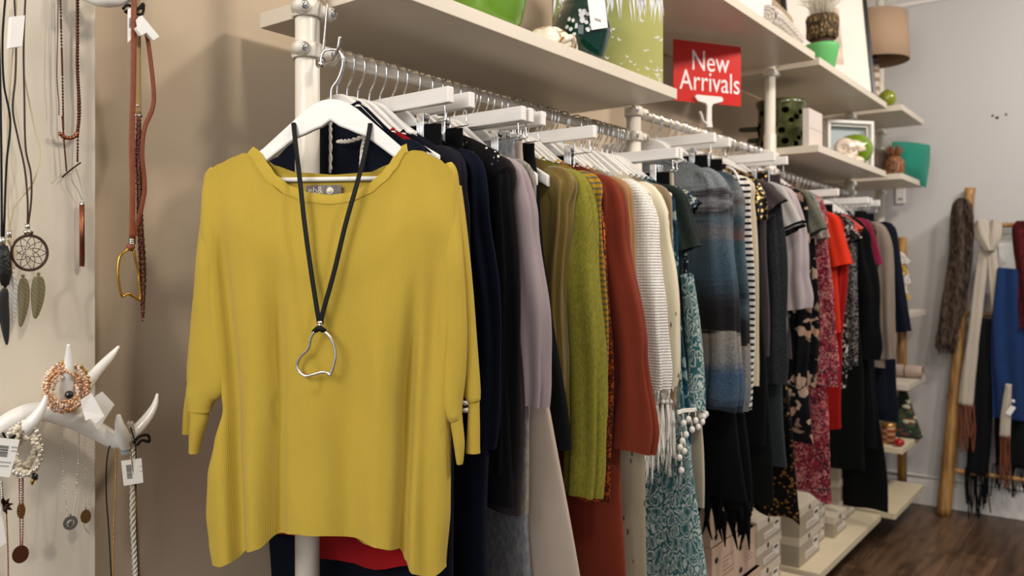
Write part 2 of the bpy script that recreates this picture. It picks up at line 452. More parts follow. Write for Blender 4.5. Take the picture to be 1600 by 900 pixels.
for k, (lab, xb, xf, ya, yb, z, _) in enumerate(shelf_defs):
    m = MB(); m.box((xb, ya, z), (xf, yb, z+.028))
    o = m.build('wall_shelf', LOWS if k in (6, 7, 8, 11) else SHELF, loc=(xb, (ya+yb)/2, z), bevel=.0015)
    tag(o, lab, 'shelf')

for i in range(3):
    Y0, Y1 = POSTY[i]+.045, POSTY[i+1]-.045; z = RAILZ[i]
    t = thing('clothes_rail', ['round clothes rail over the first bay, starting at the front post', 'clothes rail of the middle bay behind the sign, set a little higher', 'clothes rail of the last bay, under the shelf with shells'][i], 'rail', (RX, Y0, z))
    m = MB(); m.tube([(0, 0, 0), (0, Y1-Y0, 0)], RR, 24); m.build('tube', RAILM, t)
    m = MB()
    for yy, dr in ((0, -1), (Y1-Y0, 1)):
        m.tube([(0, yy-dr*.012, 0), (0, yy+dr*.002, 0)], .0155, 24)
        m.box((-.004, yy+min(0, dr*.024), -.011), (.004, yy+max(0, dr*.024), .011))
    m.build('end_cap', POSTM, t, bevel=.001)
    m = MB()
    for yy in (.0, Y1-Y0): m.tube([(.0135, yy, 0), (.0175, yy, 0)], [.0045, .0035], 12)
    m.build('screw', STEEL, t)
# ================================================================ hangers
APEX = -.062                  # top of the wooden yoke below the rail centre
def yoke_top(x):
    x = abs(x)
    if x < .045: return -8*x*x
    if x < .125: return -.0162-.80*(x-.045)
    return -.0802-.52*(x-.125)
def yoke_poly(half=.196):
    top = []; bot = []
    n = 26
    for i in range(n+1):
        x = -half+2*half*i/n
        top.append((x, yoke_top(x)))
        ax = abs(x); th = .036-.012*sst(0, .15, ax)
        zb = yoke_top(x)-th if ax > .06 else interp([(0, -.034), (.02, -.046), (.06, yoke_top(.06)-th_at(.06))], ax)
        bot.append((x, zb))
    return top+bot[::-1]
def th_at(x): return .036-.012*sst(0, .15, x)
def hook_path(rz=0.0):
    return cr([(0, 0, APEX-.01), (0, 0, -.047), (.011, 0, -.030), (.0185, 0, -.006), (.0135, 0, .0125), (0, 0, .0165), (-.0135, 0, .0125), (-.0175, 0, -.002), (-.016, 0, -.008)], 4)
def hanger_proto(name='wooden_hanger'):
    t = thing(name, 'x x x x', 'hanger')
    m = MB(); m.prism(yoke_poly(), (0, 0, APEX), (1, 0, 0), (0, 0, 1), (0, 1, 0), .011)
    m.build('yoke', HANGW, t, bevel=.003)
    m = MB(); m.tube(hook_path(), .0019, 8); m.build('hook', CHROME, t)
    m = MB(); m.tube([(-.165, 0, APEX-.126), (.165, 0, APEX-.126)], .0038, 10); m.build('trouser_bar', HANGW, t)
    return t
def clip_proto():
    t = thing('clip_hanger', 'x x x x', 'hanger')
    m = MB(); m.box((-.18, -.0075, -.083), (.18, .0075, -.055)); m.build('wooden_bar', HANGW, t, bevel=.002)
    m = MB(); m.tube([(0, 0, -.06)]+hook_path()[2:], .0019, 8); m.build('hook', CHROME, t)
    m = MB()
    m.tube(cr([(.165, 0, -.082), (.166, 0, -.105), (.155, 0, -.113), (0, 0, -.113), (-.155, 0, -.113), (-.166, 0, -.105), (-.165, 0, -.082)], 4), .0015, 6)
    m.build('clip_wire', CHROME, t)
    for sx in (1, -1):
        c = MB(); x = .112*sx
        c.box((x-.009, -.0075, -.142), (x+.009, -.0060, -.094)); c.box((x-.009, .0060, -.142), (x+.009, .0075, -.094))
        for k in range(4): c.tube([(x-.006+.004*k, -.0085, -.140), (x-.006+.004*k, -.0085, -.108)], .0011, 6)
        c.tube([(x-.009, 0, -.100), (x+.009, 0, -.100)], .0055, 8)
        c.build('clip', CHROME, t, bevel=.0006)
    return t
HP = hanger_proto(); CP = clip_proto(); USED = {HP: False, CP: False}
def put_hanger(proto, loc, rz, label):
    o = proto
    if USED[proto]: o = copy_tree(proto)
    USED[proto] = True
    o.location = loc; o.rotation_euler = (0, 0, rz); o['label'] = label; o['category'] = 'hanger'
    return o

# ================================================================ garments hung across the rail
def drift(x, z, Y):
    """slow common waviness so that neighbouring cloths nest instead of crossing"""
    return .010*math.sin(5.0*x+3.1*z+1.7*Y)*sst(.1, .8, -z) + .006*math.sin(11*z+2*x+Y*.9)*sst(.1, .5, -z)
def body_mesh(rnd, Y, zh, d, w1, w2, xs=0., neck=.075, scoop=.05, amp=.004, freq=26., hemwave=.006, hw=.205, flat_top=None, hemfn=None, nu=56, nv=34):
    ph = 5.0*Y+rnd.uniform(-.3, .3); ph2 = 7*Y+rnd.uniform(-.4, .4); freq = 26.; f2 = 43.; xph = rnd.uniform(0, 6.28)
    m = MB()
    def fn(u, v):
        q = 2*PI*u+.0001; c, s = math.cos(q), math.sin(q)
        cx = math.copysign(abs(c)**.72, c)
        x0 = hw*cx
        if flat_top is None:
            z0 = APEX+yoke_top(x0)+.005-.016*abs(cx)**9
            sc = scoop if s < 0 else scoop*.45
            if abs(x0) < neck: z0 -= sc*(1-(x0/neck)**2)**.7+.002
        else: z0 = flat_top
        k = v*(1.15-.15*v)
        zb = zh+hemwave*math.sin(3*cx+ph)+hemwave*.5*math.sin(9*cx+ph2)
        if hemfn: zb += hemfn(cx)
        z = z0+(zb-z0)*k
        dep = z0-z
        w_ = hw+(w1-hw)*sst(0, .10, dep)+(w2-w1)*sst(.1, 1, k)
        x = w_*cx+xs*k*k
        dd = .0075+(d-.0075)*sst(0, .08, dep)
        ys = math.copysign(abs(s)**.55, s)
        a = amp*sst(.05, .5, dep)
        y = dd*ys+a*(math.sin(freq*x+ph+.8*math.sin(3*z))+.5*math.sin(f2*x+ph2))*(1 if s < 0 else .6)
        x += .006*math.sin(9*z+xph)*sst(.1, .5, dep)*cx
        return (x, y+drift(x, z, Y), z)
    m.grid(fn, nu, nv, cu=True)
    return m
def sleeve_mesh(rnd, Y, side, ze, d, kind='long', rx=.040, x_out=.022, fwd=0., cuffr=.024):
    """hanging sleeve: a flattened tube that leaves the shoulder, rounds over and falls to height ze"""
    m = MB(); zt = APEX+yoke_top(.17); ph = rnd.uniform(0, 6.28); nu = 36
    xe = .192+x_out
    if kind == 'long':
        L = (zt-.05)-ze
        key = [(.150, zt-.004, .012, .4), (.172, zt-.014, .024, .7), (.190, zt-.034, .034, .9), (.194, zt-.07, rx*.92, 1.)]
        for k in range(1, 12):
            v = k/11; key.append((.194+(xe-.194)*sst(0, .6, v)+.007*math.sin(7*v+ph)*v, zt-.07-(L-.02)*v,
                                   interp([(0, rx), (.3, rx*1.06), (.65, rx*.93), (.9, cuffr*1.12), (1, cuffr)], v)*(1+.06*math.sin(11*v+ph)), 1.))
    else:
        L = max(.07, (zt-.02)-ze)
        key = [(.145, zt-.004, .012, .4), (.165, zt-.012, .028, .8), (.184, zt-.030, rx*.95, 1.)]
        for k in range(1, 7):
            v = k/6; key.append((.184+(x_out+.035)*v, zt-.030-(L-.03)*v, rx*(1+.22*v), 1+.3*v))
    C = cr(key, 3)
    pts = []; fl = []
    for (x, z, r, q) in C:
        pts.append((side*x, drift(side*x, z, Y)-fwd, z)); fl.append(((d+.004)*q, r))
    m.tube(pts, 1.0, nu, cap=False, flat=fl, up=(0, 1, 0))
    m.nring = len(C)
    # soft lengthwise creases
    for i in range(len(C)):
        for k in range(nu):
            v = m.v[i*nu+k]; q = 2*PI*k/nu
            a = .0085*sst(0, .25, i/len(C)); f = .7*math.sin(6*q+ph+2.5*v.z)+.35*math.sin(9*q+2*ph-3*v.z)
            rad = a*(abs(f)**.6*math.copysign(1, f)-.3)*(1+.4*math.sin(9*v.z+ph))
            v.y += .6*rad*math.cos(q); v.x += side*rad*abs(math.sin(q))*(1 if math.sin(q)*side > 0 else -1)
    return m
def ring_at(fnmesh_pts, r, mat, name, parent):
    m = MB(); m.tube(fnmesh_pts, r, 6, closed=True); return m.build(name, mat, parent)

def eY(px, X=-.90):
    u = (px-800)/FPX
    return -X*(cS+u*sS)/(sS-u*cS)
def hz(py, Y, X=-.90):
    zc = -X*sS+Y*cS
    return (422-py)*zc/FPX+EYE
FILL = []
def G(px, name, label, cat, mat, hem, sleeve=None, send=None, clip=False, hanger=None, d=None, X=-.90, Y=None, rx=.040, xo=.022,
      w1=.215, w2=.225, xs=0., amp=.006, freq=26., scoop=.06, neck=.115, cuff=None, smat=None, hemwave=.006, hemfn=None, side2=True, fwd=.0, cuffr=.024, sX=None, waist=None, hw=.205, slab=None, waistmat=None):
    FILL.append(dict(locals()))
def bay(Y): return 0 if Y < POSTY[1] else 1 if Y < POSTY[2] else 2
def build_all():
    L = sorted(FILL, key=lambda g: g['Y'] if g['Y'] is not None else eY(g['px'], g['X'] if not g['clip'] else -.93))
    for g in L: g['Yr'] = g['Y'] if g['Y'] is not None else eY(g['px'], g['X'] if not g['clip'] else -.93)
    # keep at least 23 mm between neighbours on a rail
    for bi in range(3):
        R = [g for g in L if bay(g['Yr']) == bi]
        lo, hi = POSTY[bi]+.062, POSTY[bi+1]-.060
        for it in range(60):
            for a, b_ in zip(R, R[1:]):
                gap = b_['Yr']-a['Yr']
                need = .021
                if gap < need:
                    e = (need-gap)/2; a['Yr'] -= e; b_['Yr'] += e
            for g in R: g['Yr'] = min(hi, max(lo, g['Yr']))
    for i, g in enumerate(L):
        if g['w2'] > .235 and g['name'] != 'navy_skirt_dress': g['xs'] += g['w2']-.235; g['w2'] = .235   # the wall behind stops the cloth: it spreads to the front
        rnd = random.Random(i*7+3)
        Y = g['Yr']; bi = bay(Y); rz_ = RAILZ[bi]
        nb = [abs(h['Yr']-Y) for h in L if h is not g and bay(h['Yr']) == bi]
        gap = min(nb) if nb else .04
        d = min(g['d'], gap*.62) if g['d'] else max(.0070, min(.016, gap*.40))
        rot = rnd.uniform(-.030, .030)
        zh = hz(g['hem'], Y)-rz_
        t = thing(g['name'], g['label'], g['cat'], (RX, Y, rz_), rot)
        nv = 34 if Y < 3.1 else 22
        if g['clip']:
            wz = -.118
            bm_ = body_mesh(rnd, Y, zh, d, g['waist'] or .165, g['w2'], g['xs'], amp=g['amp'], freq=g['freq'], hemwave=g['hemwave'], hw=g['waist'] or .155, flat_top=wz, hemfn=g['hemfn'], nv=nv)
            bm_.build('body', g['mat'], t)
            wb = MB(); W = g['waist'] or .155
            wb.grid(lambda u, v: ((W+.0015)*math.copysign(abs(math.cos(2*PI*u+.001))**.72, math.cos(2*PI*u+.001)), .0078*math.copysign(abs(math.sin(2*PI*u+.001))**.55, math.sin(2*PI*u+.001)), wz+.002-.036*v), 40, 3, cu=True)
            wb.build('waistband', g['waistmat'] or g['mat'], t)
            h = put_hanger(CP, (RX, Y, rz_), rot, g['hanger'] or ('white clip hanger carrying the '+g['slab']))
        else:
            bm_ = body_mesh(rnd, Y, zh, d, g['w1'], g['w2'], g['xs'], g['neck'], g['scoop'], g['amp'], g['freq'], g['hemwave'], hemfn=g['hemfn'], nv=nv, hw=g['hw'])
            bm_.build('body', g['mat'], t)
            # neckband follows the scooped neckline
            pts = []; nk = g['neck']
            for k in range(24):
                q = 2*PI*k/24; x = nk*math.cos(q); s = math.sin(q)
                sc = g['scoop'] if s < 0 else g['scoop']*.45
                pts.append((x, .009*math.copysign(abs(s)**.5, s), APEX+yoke_top(x)+.003-sc*max(0, 1-(x/nk)**2)**.7))
            nb_ = MB(); nb_.tube(pts, .0032, 6, closed=True); nb_.build('neckband', g['cuff'] or g['mat'], t)
            if g['sleeve']:
                se = g['send']
                zs = hz(se, Y)-rz_
                for side in ((1, -1) if g['side2'] else (1,)):
                    s_ = sleeve_mesh(rnd, Y, side, zs, d, g['sleeve'], g['rx'], g['xo'], g['fwd'], g['cuffr'])
                    so = s_.build('sleeve', g['smat'] or g['mat'], t)
                    if g['cuff'] and side == 1:
                        V = s_.v; nu = 36
                        cpts = [V[(s_.nring-1)*nu+i_]*1.0 for i_ in range(nu)]
                        c = MB(); c.tube([p*1.0 for p in cpts], .0042, 6, closed=True)
                        c.tube([Vector((p.x, p.y, p.z+.012)) for p in cpts], .0042, 6, closed=True)
                        c.build('cuff_trim', g['cuff'], so)
            h = put_hanger(HP, (RX, Y, rz_), rot, g['hanger'] or ('white wooden hanger inside the '+g['slab']))
        g['root'] = t
    # spare hangers squeezed between the clothes
    rnd = random.Random(77)
    for bi, n, a, b_ in ((0, 13, 1.28, 1.95), (1, 10, 2.12, 3.0), (2, 6, 3.2, 4.1)):
        for k in range(n):
            Y = a+(b_-a)*(k+rnd.uniform(.25, .75))/n
            h = put_hanger(HP, (RX, Y, RAILZ[bi]), rnd.uniform(-.03, .03), 'bare white wooden hanger squeezed between clothes on %s' % ['the foremost rail', 'the middle rail', 'the rearmost rail'][bi])
            for ch in h.children:
                if ch.name.startswith('yoke'): ch.scale.x = .88
            h['group'] = ['bare hangers on the first rail', 'bare hangers on the middle rail', 'bare hangers on the rearmost rail'][bi]
    return L
# ---- cloths
NAVY = fabric('navy_jersey', '#0d1323', 'plain', var=.25); BLACKF = fabric('black_jersey', '#07080a', var=.25)
BLACK2 = fabric('black_crepe', '#0a0b0d', 'rib', scale=.7); CHAR = fabric('charcoal_knit', '#1c1c25', 'rib')
NAVY2 = fabric('deep_navy_crepe', '#0a101e', var=.3); REDF = fabric('red_viscose', '#a0121a', var=.2)
ROPE = fabric('white_rope_trim', '#e8e2da', 'rib', scale=2.5)
LACEB = fabric('black_open_lace', '#0a0a0c', 'lace', c2='#d9d6d0', scale=60.0)
BROWNS = fabric('brown_grey_sheer', '#2c2628', var=.2); MAUVE = fabric('mauve_knit', '#9d8f92', 'rib', scale=1.8, var=.1)
GREYM = fabric('grey_marl', '#9b958c', 'marl', c2='#7d776f', scale=1.4); HEATH = fabric('heather_grey', '#8f8f90', 'marl', c2='#72747a')
BEIGE = fabric('beige_cotton', '#b5a597', 'plain', var=.08, weave=.15); MUSTS = fabric('mustard_satin', '#735d1c', rough=.4, weave=.05, sheen=.3)
LIME = fabric('olive_lime_knit', '#8a852f', 'marl', c2='#757028', scale=2.0); MSTRIPE = fabric('mustard_striped', '#b48a2b', 'stripe', c2='#6d6a4c', scale=26.0)
SEQO = fabric('orange_sequins', '#4d1a10', 'sequin', c2='#d0652c', scale=260.0); RUST = fabric('rust_jersey', '#7c3220', var=.15)
CAMEL = fabric('camel_jersey', '#a47a50', var=.12); LACEC = fabric('beige_lace', '#a69a83', 'lace', c2='#5a4f3f', scale=50.0)
WKNIT = fabric('white_cable_knit', '#e9e5dd', 'knit', var=.05); CREAMP = fabric('cream_pointelle', '#ded4ba', 'lace', c2='#6f654f', scale=42.0, var=.06)
TAUPE = fabric('taupe_jersey', '#94816a', var=.1); DGREEN = fabric('dark_green_jersey', '#262e2b', 'marl', c2='#1c2421')
NFLOR = fabric('navy_floral', '#1c2b3d', 'floral', c2='#9fae9f', c3='#c79a5a', scale=55.0)
PAIS = fabric('teal_paisley', '#2c5f62', 'paisley', c2='#b9c4c0', c3='#2f6d6e', scale=40.0, var=.08)
TFLOR = fabric('teal_flower_print', '#17455a', 'floral', c2='#8ba6a8', c3='#c28a44', scale=30.0)
CREAMT = fabric('cream_trouser_cloth', '#c3b79f', var=.06)
OMBRE = fabric('blue_grey_ombre_knit', '#5a6a72', 'bands', stops=[(0, '#6d7478'), (.20, '#7a8084'), (.225, '#2c2529'), (.25, '#7b7c80'), (.275, '#2c2529'), (.30, '#50606a'), (.33, '#6b6569'), (.36, '#4a5c68'), (.44, '#3e5361'), (.50, '#2a3038'), (.535, '#1c1b1e'), (.60, '#1a191b'), (.605, '#8d8880'), (.68, '#7d7c7c'), (.71, '#3c5570'), (.78, '#42566a'), (.81, '#15191e'), (.83, '#46505a'), (.85, '#15181c'), (.90, '#253945'), (.95, '#1d2c36')])
OMBRE2 = fabric('grey_teal_ombre_knit', '#5a6a72', 'bands', stops=[(0, '#5b666c'), (.17, '#39474f'), (.22, '#7d8184'), (.24, '#5a4b4c'), (.26, '#72777b'), (.30, '#3d5058'), (.34, '#6b504b'), (.36, '#3c535d'), (.46, '#41565f'), (.50, '#242c34'), (.54, '#465a63'), (.58, '#201f22'), (.64, '#1c1b1d'), (.645, '#8a857e'), (.76, '#77797a'), (.84, '#6d7072'), (.86, '#211f20'), (.93, '#191b1e')])
BWSTR = fabric('black_white_stripes', '#d9d5d0', 'stripe', c2='#121216', scale=17.0, var=.03)
SEQH = fabric('gold_sequin_mesh', '#0a0a0b', 'sequin', c2='#b58a48', c3='#000000', scale=150.0)
SEQB = fabric('black_gold_sequins', '#0c0c0d', 'sequin', c2='#c9a768', scale=130.0)
DBROWN = fabric('dark_brown_grey_jersey', '#40383a', var=.15); CHMARL = fabric('charcoal_marl', '#2c2f34', 'marl', c2='#1a1c20', scale=2.0)
LTGREY = fabric('pale_grey_jersey', '#a9a6a3', var=.08); LILAC = fabric('lilac_grey_jersey', '#a79b9e', var=.1)
SLATE = fabric('slate_cloth', '#2b3034', var=.1); PEACHF = fabric('black_peach_floral', '#101116', 'floral', c2='#b49a86', c3='#d9b48c', scale=22.0)
OLIVEG = fabric('olive_grey_linen', '#5f5f52', 'marl', c2='#515145'); GPRINT = fabric('grey_green_pink_print', '#6b7a72', 'speck', c2='#8a8f86', c3='#a5555a', scale=70.0)
REDFL = fabric('red_floral_print', '#8c2232', 'speck', c2='#1d1a26', c3='#c98482', scale=85.0); ORANGE = fabric('orange_red_jersey', '#c42c12', var=.1)
REDD = fabric('bright_red_jersey', '#98120f', var=.12); BWFL = fabric('black_white_print', '#17161a', 'floral', c2='#d0cbc6', scale=45.0)
POLKA = fabric('black_polka', '#0f1014', 'floral', c2='#b5b2b0', scale=90.0); CORAL = fabric('coral_jersey', '#c4524a')
MAGENTA = fabric('magenta_jersey', '#7d1d3c'); DFLOR = fabric('dark_floral', '#1a1716', 'floral', c2='#6c5a47', scale=50.0)
TAUPEL = fabric('taupe_crepe', '#83766a', 'rib', scale=.6); NAVYD = fabric('midnight_dress_cloth', '#0b111e', var=.15)
BLACKG = fabric('black_green_crepe', '#0a0f0d', var=.2)

# ---- first bay
G(0, 'sailor_top', 'navy top with white rope trim seen through the front hanger', 'top', NAVY, 720, 'long', 560, Y=.952, slab='navy top with rope trim', scoop=.03, w1=.19, w2=.20, rx=.026, xo=.0, neck=.055)
G(0, 'red_blouse', 'red ruffled top whose hem shows below the yellow top', 'top', REDF, 905, None, Y=.975, slab='red ruffled top', w1=.195, w2=.205, amp=.006, freq=60, hemwave=.010)
G(0, 'navy_skirt_dress', 'long navy dress flaring out below the red ruffled hem', 'dress', NAVY2, 1180, None, Y=1.0, slab='long navy dress below the red hem', w1=.20, w2=.246, amp=.007)
G(716, 'charcoal_cardigan', 'charcoal cardigan with white rope trimmed cuffs beside the yellow top', 'cardigan', CHAR, 700, 'long', 640, Y=1.028, slab='charcoal rope cuffed cardigan', cuff=ROPE, scoop=.03, rx=.034, xo=.012, w1=.20, w2=.205)
G(708, 'black_skirt', 'black skirt clipped under the foremost white bar', 'skirt', BLACKF, 720, clip=True, Y=1.054, slab='foremost black skirt', w2=.19)
G(752, 'navy_dress', 'deep navy long sleeved dress beside the charcoal cardigan', 'dress', NAVY, 1150, 'long', 700, Y=1.083, slab='deep navy long sleeved dress', w1=.21, w2=.26, rx=.040, xo=.020, cuffr=.035)
G(733, 'black_trousers', 'black trousers clipped behind the deep navy dress', 'trousers', BLACKF, 1050, clip=True, Y=1.108, slab='black trousers behind the navy dress', w2=.20)
G(788, 'black_lace_top', 'black knitted top with open lace shoulder showing white holes', 'top', BLACK2, 790, 'long', 745, Y=1.142, slab='black lace shouldered top', w1=.21, w2=.235, rx=.036, xo=.010, cuffr=.034)
G(803, 'brown_sheer_top', 'narrow brown grey sheer top between the black lace and mauve cardigan', 'top', BROWNS, 800, 'long', 640, Y=1.178, slab='brown grey sheer top', rx=.026, xo=.006, w2=.24)
G(822, 'mauve_cardigan', 'mauve knitted cardigan with gathered long sleeve', 'cardigan', MAUVE, 660, 'long', 632, Y=1.208, slab='mauve knitted cardigan', rx=.050, xo=.032, cuffr=.034, d=.022)
G(838, 'grey_marl_cardigan', 'long grey marl cardigan between mauve cardigan and beige trousers', 'cardigan', GREYM, 800, 'long', 560, Y=1.238, slab='long grey marl cardigan', rx=.030, xo=.004, w1=.20, w2=.205)
G(800, 'heather_skirt', 'heather grey skirt reaching the picture bottom behind the marl cardigan', 'skirt', HEATH, 1050, clip=True, Y=1.262, slab='heather grey skirt', w2=.21, hanger='white clip hanger carrying the heather grey skirt')
G(827, 'beige_trousers', 'wide beige trousers clipped by the waist, legs flaring to the front', 'trousers', BEIGE, 1010, clip=True, Y=1.288, slab='wide beige trousers', w2=.255, xs=.055, amp=.005, freq=14)
G(852, 'black_slim_trousers', 'slim black trousers clipped just behind the beige trousers', 'trousers', BLACKF, 700, clip=True, Y=1.325, slab='slim black trousers behind the beige pair', w2=.215, xs=.02, d=.020)
G(893, 'mustard_satin_blouse', 'dark mustard satin blouse beside the slim black trousers', 'blouse', MUSTS, 690, 'long', 640, Y=1.372, slab='dark mustard satin blouse', hw=.195, w1=.19, w2=.19, rx=.018, xo=-.020, cuffr=.018, amp=.006)
G(928, 'olive_cardigan', 'bright olive green cardigan with long limp sleeves', 'cardigan', LIME, 700, 'long', 772, Y=1.420, slab='bright olive green cardigan', rx=.050, xo=.018, cuffr=.040, d=.024)
G(943, 'striped_mustard_tee', 'mustard knit with thin grey stripes beside the olive cardigan', 'jumper', MSTRIPE, 650, 'long', 765, Y=1.470, slab='striped mustard knit', rx=.026, xo=.010, cuffr=.020)
G(948, 'sequined_blouse', 'dark orange sequined top squeezed beside the striped mustard knit', 'top', SEQO, 782, None, Y=1.492, slab='dark orange sequined top', w1=.225, w2=.235)
G(930, 'black_camisole', 'small black camisole pinched in the clips above the rust top', 'camisole', BLACKF, 400, clip=True, Y=1.519, slab='small black camisole', waist=.10, w2=.14)
G(960, 'rust_dress', 'rust red draped dress swinging wide at the knee', 'dress', RUST, 905, 'long', 700, Y=1.548, slab='rust red draped dress', w1=.215, w2=.225, rx=.048, xo=.045, cuffr=.062, amp=.006, d=.02)
G(978, 'camel_top', 'plain camel coloured long sleeved top beside the rust dress', 'top', CAMEL, 640, 'long', 610, Y=1.590, slab='camel coloured top', rx=.036, xo=.014, cuffr=.026)
G(985, 'beige_lace_dress', 'beige lace dress with openwork hem below the camel top', 'dress', LACEC, 905, None, Y=1.618, slab='beige lace dress', w1=.205, w2=.25)
G(1008, 'white_knit_cardigan', 'white cable knit cardigan ending in long knotted tassels', 'cardigan', WKNIT, 600, 'long', 606, Y=1.665, slab='white tasselled cable knit cardigan', rx=.056, xo=.026, cuffr=.052, d=.022, w2=.24)
G(1040, 'cream_pointelle_cardigan', 'cream pointelle cardigan with leaf shaped holes', 'cardigan', CREAMP, 620, 'long', 600, Y=1.748, slab='cream pointelle cardigan', rx=.054, xo=.026, cuffr=.044, d=.024)
G(1052, 'taupe_jumper', 'plain taupe top hanging lower than the cream pointelle cardigan', 'top', TAUPE, 632, 'long', 640, Y=1.795, slab='plain taupe top', rx=.034, xo=.006, cuffr=.030)
G(1060, 'paisley_dress', 'teal and white paisley dress with pompom trim reaching the picture bottom', 'dress', PAIS, 1010, None, Y=1.822, slab='teal and white paisley dress', w1=.215, w2=.33, amp=.010, freq=22, hemfn=lambda c: -.02*c)
G(1068, 'flower_print_dress', 'dark teal dress with blue and orange flowers behind the paisley one', 'dress', TFLOR, 1000, None, Y=1.850, slab='dark teal flowered dress', w1=.215, w2=.28)
G(1075, 'dark_green_tee', 'dark green tee with short sleeve sticking out', 'tee', DGREEN, 600, 'short', 405, Y=1.878, slab='dark green tee', rx=.040, xo=.002)
G(1082, 'navy_floral_blouse', 'navy blouse with small cream flowers beside the dark green tee', 'blouse', NFLOR, 470, 'short', 330, Y=1.902, slab='navy blouse with cream flowers', rx=.04, xo=.0)
G(1060, 'black_pleated_skirt', 'black skirt hung from the tilted clip bar near the second post', 'skirt', BLACKF, 620, clip=True, Y=1.928, slab='black skirt near the second post', w2=.18)
G(1092, 'cream_trousers', 'cream trousers with only one pale leg edge showing near the second post', 'trousers', CREAMT, 790, clip=True, Y=1.950, slab='cream trousers near the second post', w2=.24)
# ---- middle bay
G(1108, 'ombre_cardigan', 'blue grey ombre knitted cardigan with dark bands, fuller one in front', 'cardigan', OMBRE, 640, 'long', 640, Y=2.105, slab='fuller blue grey ombre cardigan', rx=.056, xo=.020, cuffr=.054, d=.026, w2=.23)
G(1140, 'teal_ombre_cardigan', 'teal grey ombre cardigan squeezed behind the fuller banded one', 'cardigan', OMBRE2, 640, 'long', 640, Y=2.215, slab='teal grey ombre cardigan', rx=.052, xo=.010, cuffr=.044, d=.024)
G(1122, 'black_long_skirt', 'long black skirt ending above the pink shoe boxes', 'skirt', BLACKF, 780, clip=True, Y=2.160, slab='long black skirt over the pink boxes', w2=.27)
G(1140, 'black_mesh_skirt', 'black mesh skirt clipped behind the teal grey cardigan', 'skirt', BLACK2, 800, clip=True, Y=2.262, slab='black mesh skirt', w2=.24)
G(1160, 'striped_jumper', 'black and white striped top with a white piped hanger tab', 'top', BWSTR, 637, 'long', 640, Y=2.300, slab='black and white striped top', rx=.030, xo=.012, cuffr=.024)
G(1172, 'cream_long_top', 'cream long top ending beside the striped sleeve', 'top', CREAMT, 600, 'long', 603, Y=2.345, slab='cream long top', rx=.028, xo=.014, cuffr=.024)
G(1180, 'black_sequined_dress', 'black dress with gold sequined shoulder beside the striped jumper', 'dress', BLACKF, 700, None, Y=2.385, slab='black dress with gold sequined shoulder', w1=.225, w2=.24, hemwave=.01)
G(1190, 'black_tunic', 'plain black tunic between the sequined dress and the brown tee', 'tunic', BLACKG, 790, None, Y=2.42, slab='plain black tunic', w2=.25)
G(1200, 'brown_grey_tee', 'dark brown grey tee with wide short sleeve', 'tee', DBROWN, 560, 'short', 340, Y=2.462, slab='dark brown grey tee', rx=.042, xo=.02)
G(1205, 'charcoal_marl_dress', 'charcoal marl knitted dress below the brown tee', 'dress', CHMARL, 600, 'long', 600, Y=2.520, slab='charcoal marl dress', rx=.045, xo=.02, cuffr=.045)
G(1215, 'slate_dress', 'slate grey dress hanging longer than the charcoal marl dress', 'dress', SLATE, 730, None, Y=2.565, slab='slate grey dress', w2=.24)
G(1220, 'sequined_skirt', 'black mesh skirt with gold sequins and ragged hem over the shoe boxes', 'skirt', SEQH, 815, clip=True, Y=2.640, slab='gold sequined mesh skirt', w2=.26, hemwave=.03)
G(1225, 'grey_black_tee', 'pale grey tee with a black sleeve edge', 'tee', LTGREY, 520, 'short', 372, Y=2.61, slab='pale grey tee with black edge', rx=.04, xo=.02, cuff=BLACKF)
G(1243, 'lilac_top', 'lilac grey top with a long plain sleeve', 'top', LILAC, 460, 'long', 483, Y=2.70, slab='lilac grey long sleeved top', rx=.048, xo=.03, cuffr=.052, d=.02)
G(1235, 'brown_skirt', 'short brown skirt clipped beneath the shelf with the holed vase', 'skirt', DBROWN, 560, clip=True, Y=2.755, slab='short brown skirt', w2=.19)
G(1252, 'peach_floral_dress', 'black dress scattered with peach flowers', 'dress', PEACHF, 690, 'long', 600, Y=2.80, slab='black dress with peach flowers', rx=.042, xo=.014, w2=.25)
G(1260, 'olive_shirt', 'olive grey open collared shirt with flaring short sleeve', 'shirt', OLIVEG, 470, 'short', 375, Y=2.85, slab='olive grey open collared shirt', rx=.042, xo=.02)
G(1268, 'dark_flower_blouse', 'black blouse with large pale blossoms beside the red floral dress', 'blouse', PEACHF, 600, 'long', 600, Y=2.90, slab='black blouse with pale blossoms', rx=.04, xo=.012)
G(1276, 'grey_print_blouse', 'grey green blouse with small pink print', 'blouse', GPRINT, 500, 'short', 385, Y=2.945, slab='grey green blouse with pink print', rx=.036, xo=.0)
G(1284, 'red_floral_dress', 'long red floral dress with ragged pointed hem', 'dress', REDFL, 765, 'long', 600, Y=2.995, slab='long red floral dress', rx=.05, xo=.03, cuffr=.05, w2=.26, hemwave=.035, amp=.008)
